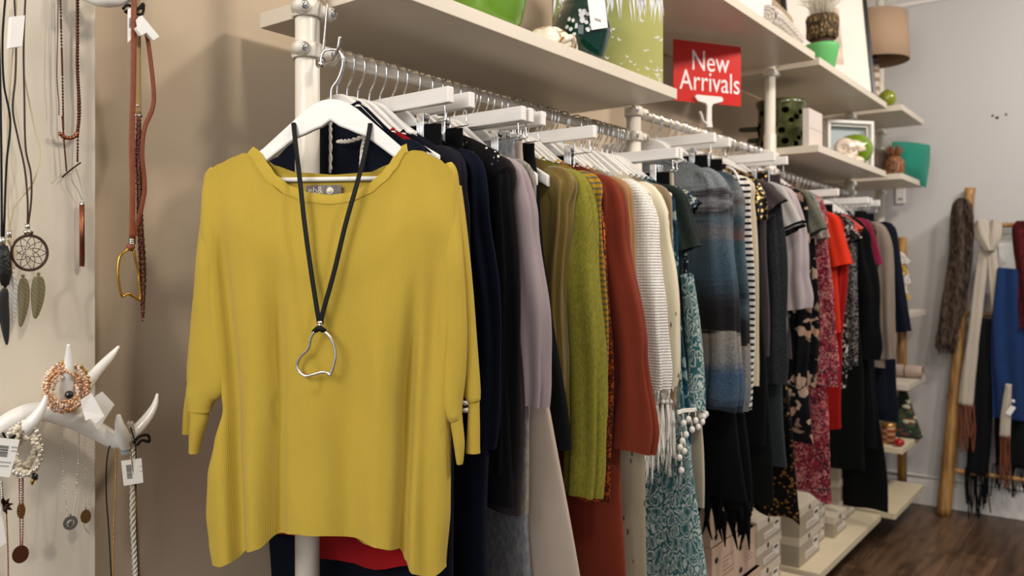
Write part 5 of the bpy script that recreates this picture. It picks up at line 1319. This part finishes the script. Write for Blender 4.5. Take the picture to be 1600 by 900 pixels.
wire('loose_end', [(130, 817), (133, 826), (139, 833), (136, 830)], .0005, SILVER, t, .03)
t = neck('disc_necklace', 'thin chain with a small oval bronze disc under the cream beads', 33, 798, .04)
chain('chain', [(33, 740), (33, 788)], .0013, SILVER, t, .04, .0026); disc(t, 33, 798, 5, 11, simple('bronze_metal', '#8f6a3c', .4, .9), .04)
t = neck('disc_necklace', 'rose gold chain with the lowest copper disc near the panel bottom', 32, 866, .04)
chain('chain', [(30, 745), (31, 800), (32, 856)], .0009, COPP, t, .04, .0022); chain('chain', [(36, 745), (36, 800), (35, 856)], .0009, COPP, t, .04, .0022); disc(t, 32, 866, 10, 12, COPP, .04); 
t = neck('leaf_necklace', 'chain with dark metal leaves at the lower left edge', 5, 790, .05)
chain('chain', [(2, 750), (4, 780)], .0012, SILVER, t, .05, .0026); chain('chain', [(10, 800), (12, 850), (13, 900)], .0009, COPP, t, .05, .0026)
m = MB(); o = Vector(t.location)
for a in range(5):
    q = -1.2+a*.7; p = PP(5, 790, .05)-o; e = PP(5+16*math.cos(q), 790-14*math.sin(q), .055)-o; m.tube([p, (p+e)/2, e], [.001, .003, .0004], 8)
m.build('metal_leaf', simple('dark_metal', '#33241f', .3, .9), t)
t = neck('black_drop_charm', 'small charm of black and bronze drops under the cream bead bracelet', 53, 748, .075)
m = MB(); o = Vector(t.location); m.tube([PP(52, 738, .075)-o, PP(54, 744, .075)-o, PP(57, 750, .075)-o], [.001, .0050, .002], 10); m.build('black_drop', simple('black_faceted_glass', '#101014', .1), t)
m = MB(); m.tube([PP(51, 744, .075)-o, PP(51, 752, .075)-o, PP(50, 758, .075)-o], [.001, .0028, .001], 8); m.build('bronze_drop', GOLD, t)
t['category'] = 'charm'
t = neck('braided_necklace', 'thick pale braided cord hanging from the rightmost antler prong', 208, 780, .066)
m = MB(); o = Vector(t.location); C = curve_on([(203, 660), (208, 690), (209, 740), (208, 800), (211, 860), (213, 905)], .066, 24)
for ph in (0, 2.094, 4.189): m.tube([Vector(p)-o+Vector((.0025*math.sin(k*.55+ph), .0032*math.cos(k*.55+ph), 0)) for k, p in enumerate(C)], .0024, 7)
m.build('braid', simple('pale_grey_cord', '#b9b1a4', .8, var=.15, bscale=60), t)
wire('dark_cord', [(204, 668), (212, 700), (212, 760), (214, 840), (217, 905)], .0010, BLACKC, t, .074); wire('gold_cord', [(201, 668), (206, 720), (214, 800), (219, 905)], .0008, GOLD, t, .076)
t = neck('black_cord_necklace', 'thin black cord looping down beside the braided cord', 170, 760, .06)
wire('cord', [(186, 676), (174, 690), (167, 720), (166, 770), (170, 830), (174, 905)], .0010, BLACKC, t, .06)
t = neck('gold_chain_necklace', 'fine gold chain falling straight from the rightmost antler prong', 180, 780, .06)
chain('chain', [(181, 690), (181, 740), (178, 820), (176, 905)], .0009, GOLD, t, .062, .002, 60)

# ================================================================ shoe boxes on the low shelves
LZ = EYE-1.162+.028
BOXG = simple('grey_shoe_box_card', '#a79a86', .75, var=.05, bscale=6); LIDG = simple('pale_shoe_box_lid', '#c9bda9', .75, var=.04, bscale=6); ENDG = simple('grey_white_box_end', '#b3b1ae', .75)
BOXP = simple('pink_beige_box_card', '#c4a893', .75, var=.04, bscale=6); LABW = simple('white_label_paper', '#dcd5ca', .7)
def shoebox(loc, L, Dp, H, label, kind='grey', rz=0.):
    """origin: near front bottom corner; front face looks to +X, L runs along +Y"""
    t = thing('shoe_box', label, 'box', loc, rz)
    body, lid_ = (BOXG, LIDG) if kind == 'grey' else (BOXP, BOXP)
    lh = .032 if kind == 'grey' else .03
    if kind == 'grey':
        m = MB(); m.box((-Dp+.002, .002, 0), (-.002, L-.002, H-.004)); m.build('box_body', body, t, bevel=.001)
        m = MB(); m.box((-Dp, 0, H-lh), (0, L, H)); m.build('lid', lid_, t, bevel=.001)
        m = MB(); m.box((-.0019, L*.30, H*.16), (-.0012, L*.92, H*.38)); lb = m.build('size_label', LABW, t)
        m = MB(); m.box((-.0019, L*.66, H*.40), (-.0010, L*.92, H*.66)); m.build('size_label', LABW, t)
        m = MB(); m.box((-.0012, L*.34, H*.22), (-.0009, L*.80, H*.235)); m.box((-.0012, L*.34, H*.28), (-.0009, L*.72, H*.295))
        m.box((-.0010, L*.70, H*.47), (-.0007, L*.86, H*.57)); m.build('print', INK, lb)
        m = MB(); m.tube([(0, L*.45, H-lh*.5), (.0008, L*.45, H-lh*.5)], .010, 16); m.build('finger_hole', simple('dark_box_hole', '#231d18', .9), t)
    else:
        m = MB(); m.box((-Dp, 0, 0), (0, L, H)); m.build('box_body', body, t, bevel=.0015)
        m = MB(); m.box((-Dp-.0006, -.0006, H-lh), (.0006, L+.0006, H)); m.build('lid', BOXP, t, bevel=.001)
        m = MB()
        for yy, zz in ((.16, .72), (.18, .18)):
            m.tube([(.0006, L*yy, H*zz), (.0013, L*yy, H*zz)], .009, 14, flat=(1.4, 1)); 
        m.build('finger_hole', simple('dark_box_hole', '#231d18', .9), t)
        m = MB(); rn = random.Random(2)
        for k in range(5): m.box((.0006, L*.40, H*(.30+.09*k)), (.0010, L*(.62+rn.uniform(0, .2)), H*(.315+.09*k)))
        m.build('print', simple('brown_grey_print', '#7b6a5e', .8), t)
    return t
def stack(X, Y, n, L, H, Dp, txt, kind='grey', z0=LZ, jit=.012, seed=0):
    rn = random.Random(seed)
    names = ['lowest', 'second', 'third', 'fourth', 'fifth']
    for k in range(n):
        pos = 'single' if n == 1 else 'topmost' if k == n-1 else names[k]
        shoebox((X+rn.uniform(-jit, jit*.3), Y+rn.uniform(-jit, jit)*.4, z0+k*(H+.0006)), L, Dp, H, '%s %s shoe box %s' % (pos, 'pink beige' if kind != 'grey' else 'grey', txt), kind, 0)
stack(-1.005, 2.31, 3, .205, .148, .27, 'in the front stack under the black skirt', 'pink', seed=1)
stack(-1.005, 2.535, 2, .165, .135, .27, 'in the second pink stack from the front', 'pink', seed=2)
stack(-1.020, 2.725, 3, .250, .090, .28, 'in the stack just before the third post', seed=3)
stack(-1.000, 3.128, 2, .255, .113, .30, 'in the low stack right past the third post', seed=4)
stack(-1.035, 3.395, 3, .150, .098, .28, 'in the tall stack under the red floral hem', seed=5)
stack(-1.005, 3.560, 1, .190, .090, .14, 'set forward near the shelf edge', seed=6)
stack(-1.150, 3.560, 3, .190, .098, .17, 'behind the single box set forward', seed=7)
stack(-1.030, 3.765, 3, .250, .098, .28, 'in the last stack behind the black maxi skirt', seed=8)

# ================================================================ bamboo ladder with scarves
BAM = None
N = NT('bamboo'); N.b.inputs['Roughness'].default_value = .42
n1 = N.n('TexNoise', i_Scale=10.0, i_Detail=5.0); N.l(N.mapping((5, 5, .5)), n1.inputs['Vector'])
N.l(N.ramp(n1.outputs[0], [(.3, '#6e4a28'), (.55, '#a07640'), (.75, '#b8935a')]), N.b.inputs['Base Color']); BAM = N.m
lb = onX(1477, 803, -.79); lb = Vector((-.800, 4.81, 0)); lt = Vector((-.684, 4.915, 1.725))
rb_ = Vector((-.22, 4.81, 0)); rt_ = Vector((-.30, 4.915, 1.725))
t = thing('bamboo_ladder', 'bamboo ladder leaning on the grey wall with scarves over its rungs', 'ladder', lb)
def bamboo(a, b_, r0, r1, nodes, name, parent):
    a = Vector(a)-lb; b_ = Vector(b_)-lb; m = MB(); P = []; R = []
    for i in range(nodes*8+1):
        k = i/(nodes*8); f = (k*nodes) % 1; f = min(f, 1-f)
        P.append(a+(b_-a)*k+Vector((.006*math.sin(k*5), 0, 0))*(1 if nodes > 4 else 0)); R.append((r0+(r1-r0)*k)*(1+.09*math.exp(-(f/.035)**2)-.03*math.exp(-((f-.09)/.04)**2)))
    m.tube(P, R, 20); return m.build(name, BAM, parent)
bamboo(lb, lt, .036, .024, 6, 'side_rail', t); bamboo(rb_, rt_, .036, .025, 6, 'side_rail', t)
def ladder_at(z, side=0):
    k = z/1.725; a = lb+(lt-lb)*k; b_ = rb_+(rt_-rb_)*k; return a, b_
RUNGZ = [.235, .62, 1.06, EYE+.232]
for z in RUNGZ:
    a, b_ = ladder_at(z); bamboo(a-Vector((.03, 0, 0)), b_+Vector((.03, 0, 0)), .0125, .0125, 3, 'rung', t)
def drape(name, parent, tab, yoff, ry, mat, n=22, crease=.006, seed=0, org=None):
    """hanging cloth length; tab rows (py, centre px, half width px) read at the ladder plane"""
    C = cr([tuple(r_) for r_ in tab], 6); m = MB(); pts = []; fl = []; o = org
    for y, x, w_ in C:
        p = onY(x, y, 4.86+yoff); q = onY(x+w_, y, 4.86+yoff); pts.append(p-o); fl.append((abs(q.x-p.x), ry))
    m.tube(pts, 1.0, n, cap=True, flat=fl, up=(1, 0, 0))
    for i in range(len(pts)):
        for k in range(n):
            v = m.v[i*n+k]; q = 2*PI*k/n
            v.y += crease*math.sin(5*q+seed+.15*i)*1.0; v.x += crease*.4*math.sin(7*q+.2*i+seed)
    return m.build(name, mat, parent)
def fringe(parent, px0, px1, py0, py1, yoff, mat, n, org, r=.0022, seed=0, name='fringe'):
    rn = random.Random(seed); m = MB()
    for k in range(n):
        x = px0+(px1-px0)*(k+.5)/n; p = onY(x, py0+rn.uniform(-2, 2), 4.86+yoff+rn.uniform(-.012, .012)); q = onY(x+rn.uniform(-5, 5), py0+(py1-py0)*rn.uniform(.7, 1.05), 4.86+yoff+rn.uniform(-.02, .01))
        mid = (p+q)/2+Vector((rn.uniform(-.012, .012), rn.uniform(-.01, .01), 0))
        m.tube([Vector(v)-org for v in cr([tuple(p), tuple(mid), tuple(q)], 5)], r, 5)
    o = m.build(name, mat, parent); o['kind'] = 'stuff'; return o
SHAG = fabric('brown_shaggy_wool', '#5b4a3e', 'marl', c2='#2e241e', scale=.5); CREAMW = fabric('cream_wool', '#c9beae', 'knit', scale=.7, var=.08)
RUSTW = fabric('rust_wool_fringe', '#7a4530', var=.2); BLKW = fabric('black_wool', '#0f1013'); BLUEW = fabric('cobalt_wool', '#1c3564', var=.15); WINE = fabric('wine_red_wool', '#5e141a', 'marl', c2='#3a0c11', scale=.6)
def scarf(name, label, x, y, yo): return thing(name, label, 'scarf', onY(x, y, 4.86+yo))
t = scarf('shaggy_scarf', 'shaggy brown scarf hung over the top of the left bamboo pole', 1492, 420, -.05); o = Vector(t.location)
drape('scarf_body', t, [(310, 1506, 6), (322, 1503, 14), (350, 1503, 17), (400, 1501, 18), (450, 1494, 19), (490, 1487, 18), (520, 1481, 13), (540, 1478, 9)], -.06, .035, SHAG, 28, .012, 1, o)
m = MB(); rn = random.Random(8)
for k in range(240):
    f = rn.random(); y = 318+f*215; cx = interp([(310, 1506), (350, 1503), (400, 1501), (450, 1494), (520, 1481), (540, 1478)], y); x = cx+rn.uniform(-17, 17)
    p = onY(x, y, 4.775+rn.uniform(-.008, .01)); L = rn.uniform(.03, .075); q = p+Vector((rn.uniform(-.010, .006), rn.uniform(-.008, .004), -L))
    m.tube([p-o, (p+q)/2-o+Vector((rn.uniform(-.006, .006), -.006, 0)), q-o], [.0028, .0024, .0008], 4)
b_ = m.build('shaggy_strands', SHAG, t); b_['kind'] = 'stuff'
fringe(t, 1466, 1494, 515, 552, -.06, SHAG, 12, o, .004, 3)
t = scarf('cream_scarf', 'cream scarf knotted over the upper rung with long rust fringe', 1545, 370, -.04); o = Vector(t.location)
drape('knot', t, [(344, 1533, 7), (352, 1534, 12), (366, 1536, 13), (380, 1541, 10), (392, 1546, 6)], -.075, .03, CREAMW, 20, .004, 1, o)
drape('knot', t, [(344, 1556, 7), (352, 1555, 11), (366, 1553, 13), (380, 1550, 11), (392, 1547, 7)], -.072, .03, CREAMW, 20, .004, 2, o)
drape('tail', t, [(368, 1543, 8), (400, 1537, 9), (450, 1530, 9.5), (510, 1523, 10), (580, 1514, 11), (633, 1509, 12)], -.060, .014, CREAMW, 20, .003, 3, o)
drape('tail', t, [(368, 1548, 8), (410, 1551, 9), (450, 1554, 9), (490, 1556, 7)], -.058, .014, CREAMW, 20, .003, 4, o)
fringe(t, 1498, 1522, 632, 705, -.060, RUSTW, 14, o, .0035, 5)
t = scarf('cream_end_scarf', 'cream scarf end with rust fringe and small white tag in front of the black scarf', 1570, 660, -.09); o = Vector(t.location)
drape('tail', t, [(600, 1576, 5), (645, 1572, 8), (682, 1570, 9)], -.10, .014, CREAMW, 16, .002, 3, o)
fringe(t, 1562, 1579, 680, 765, -.10, RUSTW, 11, o, .0032, 6)
m = MB(); p = onY(1580, 640, 4.74)-o; m.box((p.x-.012, p.y-.001, p.z-.03), (p.x+.012, p.y+.001, p.z+.02), Matrix.Rotation(.5, 3, 'Y'), p); m.build('tag', TAGP, t)
m = MB(); m.ball(onY(1583, 627, 4.735)-o, .009, 10, 6); m.build('tag_button', WHITE, t)
t = scarf('black_scarf', 'long black scarf with ragged fringe between the cream tail and the blue scarf', 1535, 600, -.03); o = Vector(t.location)
drape('scarf_body', t, [(498, 1541, 14), (540, 1537, 19), (600, 1536, 19), (660, 1533, 18), (700, 1530, 18), (740, 1526, 16)], -.045, .018, BLKW, 20, .006, 2, o)
fringe(t, 1508, 1545, 730, 808, -.045, BLKW, 20, o, .0035, 7)
t = scarf('blue_scarf', 'cobalt blue scarf hanging from the second rung in wide folds', 1575, 520, -.06); o = Vector(t.location)
drape('scarf_body', t, [(420, 1585, 25), (440, 1583, 27), (500, 1580, 32), (560, 1576, 28), (620, 1577, 26), (655, 1576, 25)], -.068, .022, BLUEW, 28, .010, 3, o)
t = scarf('black_fringed_scarf', 'black fringed scarf behind the blue scarf near the picture border', 1590, 680, -.03); o = Vector(t.location)
drape('scarf_body', t, [(600, 1585, 30), (660, 1582, 30), (730, 1583, 28)], -.03, .014, BLKW, 20, .006, 4, o)
fringe(t, 1550, 1612, 725, 775, -.03, BLKW, 22, o, .0032, 9)
t = scarf('wine_scarf', 'wine red fringed scarf on the upper rung at the picture border', 1596, 400, -.08); o = Vector(t.location)
drape('scarf_body', t, [(345, 1602, 14), (356, 1602, 21), (380, 1603, 20), (420, 1606, 18), (470, 1608, 17), (505, 1610, 16)], -.085, .024, WINE, 22, .008, 5, o)
fringe(t, 1580, 1602, 450, 525, -.085, WINE, 12, o, .003, 10)
t = thing('paper_sheet', 'white paper sheet with a small round mark behind the blue scarf', 'paper', onY(1573, 398, 4.93)); o = Vector(t.location)
a = onY(1560, 380, 4.93)-o; b_ = onY(1588, 420, 4.93)-o
m = MB(); m.box((a.x, -.002, b_.z), (b_.x, .002, a.z)); m.build('sheet', PAPER, t)
m = MB(); c = onY(1568, 412, 4.927)-o; m.tube([c+Vector((.007*math.cos(q), 0, .007*math.sin(q))) for q in [2*PI*i/18 for i in range(18)]], .0009, 5, closed=True); m.build('ring_mark', GREYINK, t)

# ================================================================ small things near the far corner
t = thing('wall_socket', 'small white wall socket under the short shelf with the pineapple', 'socket', onY(1407, 305, BY))
o = Vector(t.location); m = MB(); a = onY(1400, 293, BY)-o; b_ = onY(1415, 318, BY)-o; m.box((a.x, -.012, b_.z), (b_.x, 0, a.z)); m.build('plate', WHITE, t, bevel=.003)
m = MB(); m.box((a.x+.012, -.0132, b_.z+.018), (b_.x-.012, -.012, b_.z+.032)); m.build('slot', GREYINK, t)
t = thing('carved_wood_panel', 'brown bamboo post piece standing behind the last dress in the corner', 'post', (-.955, 4.80, .9))
o = Vector(t.location)
def piece(px0, px1, py0, py1, Y, mat, name, parent, th_=.02, r=True):
    a = onY(px0, py0, Y)-o; b_ = onY(px1, py1, Y)-o; m = MB()
    m.tube([( (a.x+b_.x)/2, 0, b_.z), ((a.x+b_.x)/2, 0, (a.z*.5+b_.z*.5)), ((a.x+b_.x)/2, 0, a.z)], (b_.x-a.x)/2, 18); return m.build(name, mat, parent)
piece(1402, 1417, 371, 760, 4.80, BAM, 'pole', t)
t = thing('fabric_flower_bunch', 'bunch of white and yellow cloth flowers hanging beside the bamboo piece', 'ornament', onY(1410, 430, 4.74)); o = Vector(t.location)
rn = random.Random(12); WFL = simple('white_cloth_petal', '#dfdcd8', .8); YFL = simple('yellow_cloth_petal', '#d2a83c', .8)
m1 = MB(); m2 = MB()
for k in range(30):
    p = onY(1409+rn.uniform(-5, 9), 400+k*2.4+rn.uniform(-4, 4), 4.74+rn.uniform(-.02, .02))-o
    mm = m2 if k % 5 == 2 else m1
    for q in range(5):
        d_ = Vector((math.cos(q*1.257+k), -.3, math.sin(q*1.257+k)))*.011; mm.ball(p+d_, .008, 6, 4, (1, .5, 1))
b_ = m1.build('white_petals', WFL, t); b_['kind'] = 'stuff'; b_ = m2.build('yellow_petals', YFL, t); b_['kind'] = 'stuff'
t = thing('rolled_towel', 'pale rolled cloth on the small shelf beside the navy dress hem', 'towel', (-.93, 4.60, EYE-.585+.028))
m = MB(); m.grid(lambda u, v: ((v-.5)*.14, .035*math.cos(2*PI*u)*(1-.2*abs(2*v-1)**6), .034+.034*math.sin(2*PI*u)*(1-.2*abs(2*v-1)**6)), 24, 16, cu=True)
m.build('roll', fabric('pale_pink_towel', '#b9a395', 'knit', scale=.5), t)
m = MB(); m.tube([(-.01, .036*math.cos(q), .034+.036*math.sin(q)) for q in [2*PI*i/24 for i in range(24)]], .003, 6, closed=True); m.build('ribbon', simple('brown_ribbon', '#5d4636', .6), t)
Z9 = EYE-.885+.028
N = NT('dark_green_patterned_cloth'); vo = N.n('TexVoronoi', i_Scale=38.0); N.l(N.mapping((1, 1, 2)), vo.inputs['Vector']); sp = N.n('SeparateColor'); N.l(vo.outputs['Color'], sp.inputs[0])
N.l(N.ramp(sp.outputs[0], [(0, '#1d2b1e'), (.4, '#2f4a2c'), (.62, '#6b2f22'), (.75, '#b9b09a'), (.85, '#18201a')], 'CONSTANT'), N.b.inputs['Base Color']); N.b.inputs['Roughness'].default_value = .85
t = thing('patterned_cone', 'dark green patterned triangular cushion on the lowest small shelf', 'cushion', (-.945, 4.58, Z9))
m = MB()
def tri(u, v):
    a = 2*PI*u; k = 1-v*.93; sq = 1/max(abs(math.cos(a)), abs(math.sin(a)))
    return (.085*k*math.cos(a)*sq**.8+.005*math.sin(6*a), .05*k*math.sin(a)*sq**.8, .25*v-.02*math.sin(PI*v)*0)
m.grid(tri, 32, 20, cu=True); m.build('cushion_body', N.m, t)
m = MB()
for k in range(14): m.ball((-.085+.17*k/13, -.052, .008), .007, 6, 4)
b_ = m.build('bobble_trim', simple('black_bobble', '#141613', .8), t)
t = thing('red_tin', 'small red and gold checked tin on the lowest small shelf', 'tin', (-.965, 4.34, Z9))
m = MB(); m.lathe([(0, 0), (.032, 0), (.032, .095), (.030, .10), (0, .10)], 28)
N = NT('red_gold_check'); ck = N.n('TexChecker', i_Scale=70.0); ck.inputs['Color1'].default_value = lin('#8c2a1e'); ck.inputs['Color2'].default_value = lin('#c49a6a'); N.l(N.mapping(), ck.inputs['Vector']); N.l(ck.outputs[0], N.b.inputs['Base Color'])
m.build('can', N.m, t); m = MB(); m.lathe([(.0335, .088), (.0335, .101), (0, .101)], 28); m.build('lid', simple('gold_lid', '#b88a52', .35, .8), t)
t = thing('red_ball_ornament', 'shiny red ornament lying at the edge of the lowest small shelf', 'ornament', (-.905, 4.29, Z9))
m = MB(); m.ball((0, 0, .02), .02, 16, 10, (1.2, 1.2, 1)); m.build('ball', simple('glossy_red', '#a3161a', .15, coat=.5), t); m = MB(); m.tube([(0, 0, .038), (0, 0, .045)], .004, 10); m.build('cap', GOLD, t)

# ================================================================ trims on garments
def root(n): return [g for g in ALL if g['name'] == n][0]['root']
# knotted tassels under the white cardigan sleeve
wr = root('white_knit_cardigan'); W0 = Vector(wr.location); rn = random.Random(31)
tassel_mat = simple('white_yarn', '#e6e2da', .9, bump=.4, bscale=300)
def wp(px, py, X): return onX(px, py, X)-W0
m = MB()
for k in range(13):
    x0 = 1003+k*4.2; X = -.885-.003*abs(k-8)
    p0 = wp(x0, 604, X); p1 = wp(x0+rn.uniform(-4, 4), 628, X+.004); e = wp(x0+rn.uniform(-3, 3)-2, rn.uniform(700, 745), X+.006)
    m.tube([p0, p1], .0028, 6); m.ball(p1, .0058, 8, 6)
    for j in range(6):
        q = e+Vector((rn.uniform(-.010, .010), rn.uniform(-.010, .010), rn.uniform(-.02, .03))); mid = (p1+q)/2+Vector((rn.uniform(-.006, .006), rn.uniform(-.006, .006), 0))
        m.tube(cr([tuple(p1), tuple(mid), tuple(q)], 4), .0017, 5)
for k in range(12):
    a = wp(1005+k*4.2, 604, -.885); b_ = wp(1001+k*4.2+8*(k % 2), 628, -.882); m.tube([a, b_], .0024, 5)
o = m.build('knotted_fringe', tassel_mat, wr); o['kind'] = 'stuff'
# pompom trim on the paisley dress
pr = root('paisley_dress'); W0 = Vector(pr.location)
sl_ = MB(); P = []; F = []
for y, x, w_ in cr([(430, 1072, 10), (500, 1080, 14), (580, 1085, 17), (640, 1083, 22)], 5):
    p = onX(x, y, -.875)-W0; P.append(p); F.append((.020, w_*.00145))
sl_.tube(P, 1.0, 20, cap=False, flat=F, up=(0, .6, 0)); ps = sl_.build('sleeve', PAIS, pr)
m = MB(); 
for row in range(2): m.tube(cr([tuple(onX(x, y+3*row, -.862)-W0) for x, y in ((1056, 644), (1066, 641), (1080, 640), (1092, 638), (1101, 640))], 5), .003, 6)
b_ = m.build('crochet_edge', tassel_mat, ps)
m = MB()
for x, y in ((1066, 662), (1074, 656), (1080, 672), (1086, 658), (1094, 650), (1099, 652), (1070, 680), (1097, 660), (1060, 700), (1064, 690), (1062, 736), (1059, 716), (1090, 668), (1103, 648), (1067, 706)):
    p = onX(x, y, -.86)-W0; m.ball(p, .0075, 8, 6, (1, 1, 1.15)); m.tube([p+Vector((0, 0, .005)), p+Vector((rn.uniform(-.004, .004), 0, .022))], .0012, 5)
b_ = m.build('pompoms', tassel_mat, ps); b_['kind'] = 'stuff'
# gold sequined yoke on the black dress
sr = root('black_sequined_dress'); W0 = Vector(sr.location)
rnd = random.Random(5); m = MB()
P = cr([(.10, 0, APEX+yoke_top(.10)-.002), (.15, 0, APEX+yoke_top(.15)-.010), (.188, 0, APEX+yoke_top(.185)-.03), (.205, 0, -.24), (.205, 0, -.29)], 5)
m.tube(P, 1.0, 22, flat=[(.018, .014+.028*min(1, i/8)) for i in range(len(P))], up=(0, 1, 0)); m.build('sequined_shoulder', SEQB, sr)
br0 = root('black_mesh_skirt'); m = MB()
for k in range(70):
    a = rnd.uniform(0, 2*PI); x = .24*math.cos(a)*rnd.uniform(.8, 1); y = .015*math.sin(a); z = -1.10+rnd.uniform(-.04, .02); L = rnd.uniform(.04, .12)
    m.tube([(x, y, z), (x+rnd.uniform(-.01, .01), y, z-L*.5), (x+rnd.uniform(-.015, .015), y, z-L)], [.010, .008, .002], 5, flat=(1, .4))
b_ = m.build('ragged_fringe', BLACKF, br0); b_['kind'] = 'stuff'
# open lace shoulder of the black top
lr = root('black_lace_top'); m = MB()
P = cr([(.105, 0, APEX+yoke_top(.105)-.006), (.15, 0, APEX+yoke_top(.15)-.012), (.182, 0, APEX+yoke_top(.18)-.028), (.196, 0, -.215)], 5)
m.tube(P, 1.0, 24, flat=[(.020, .018+.026*min(1, i/8)) for i in range(len(P))], up=(0, 1, 0)); m.build('lace_shoulder', LACEB, lr)
# piping on the hanger tab of the striped top
br_ = root('striped_jumper'); m = MB()
m.tube(cr([(.12, -.010, -.135), (.15, -.014, -.15), (.175, -.016, -.19), (.19, -.018, -.235), (.197, -.02, -.25), (.20, -.018, -.24), (.197, -.012, -.19), (.18, -.008, -.15), (.155, -.006, -.135)], 5), .0035, 8)
m.build('white_piping', simple('white_piping', '#dcd8d4', .6), br_)
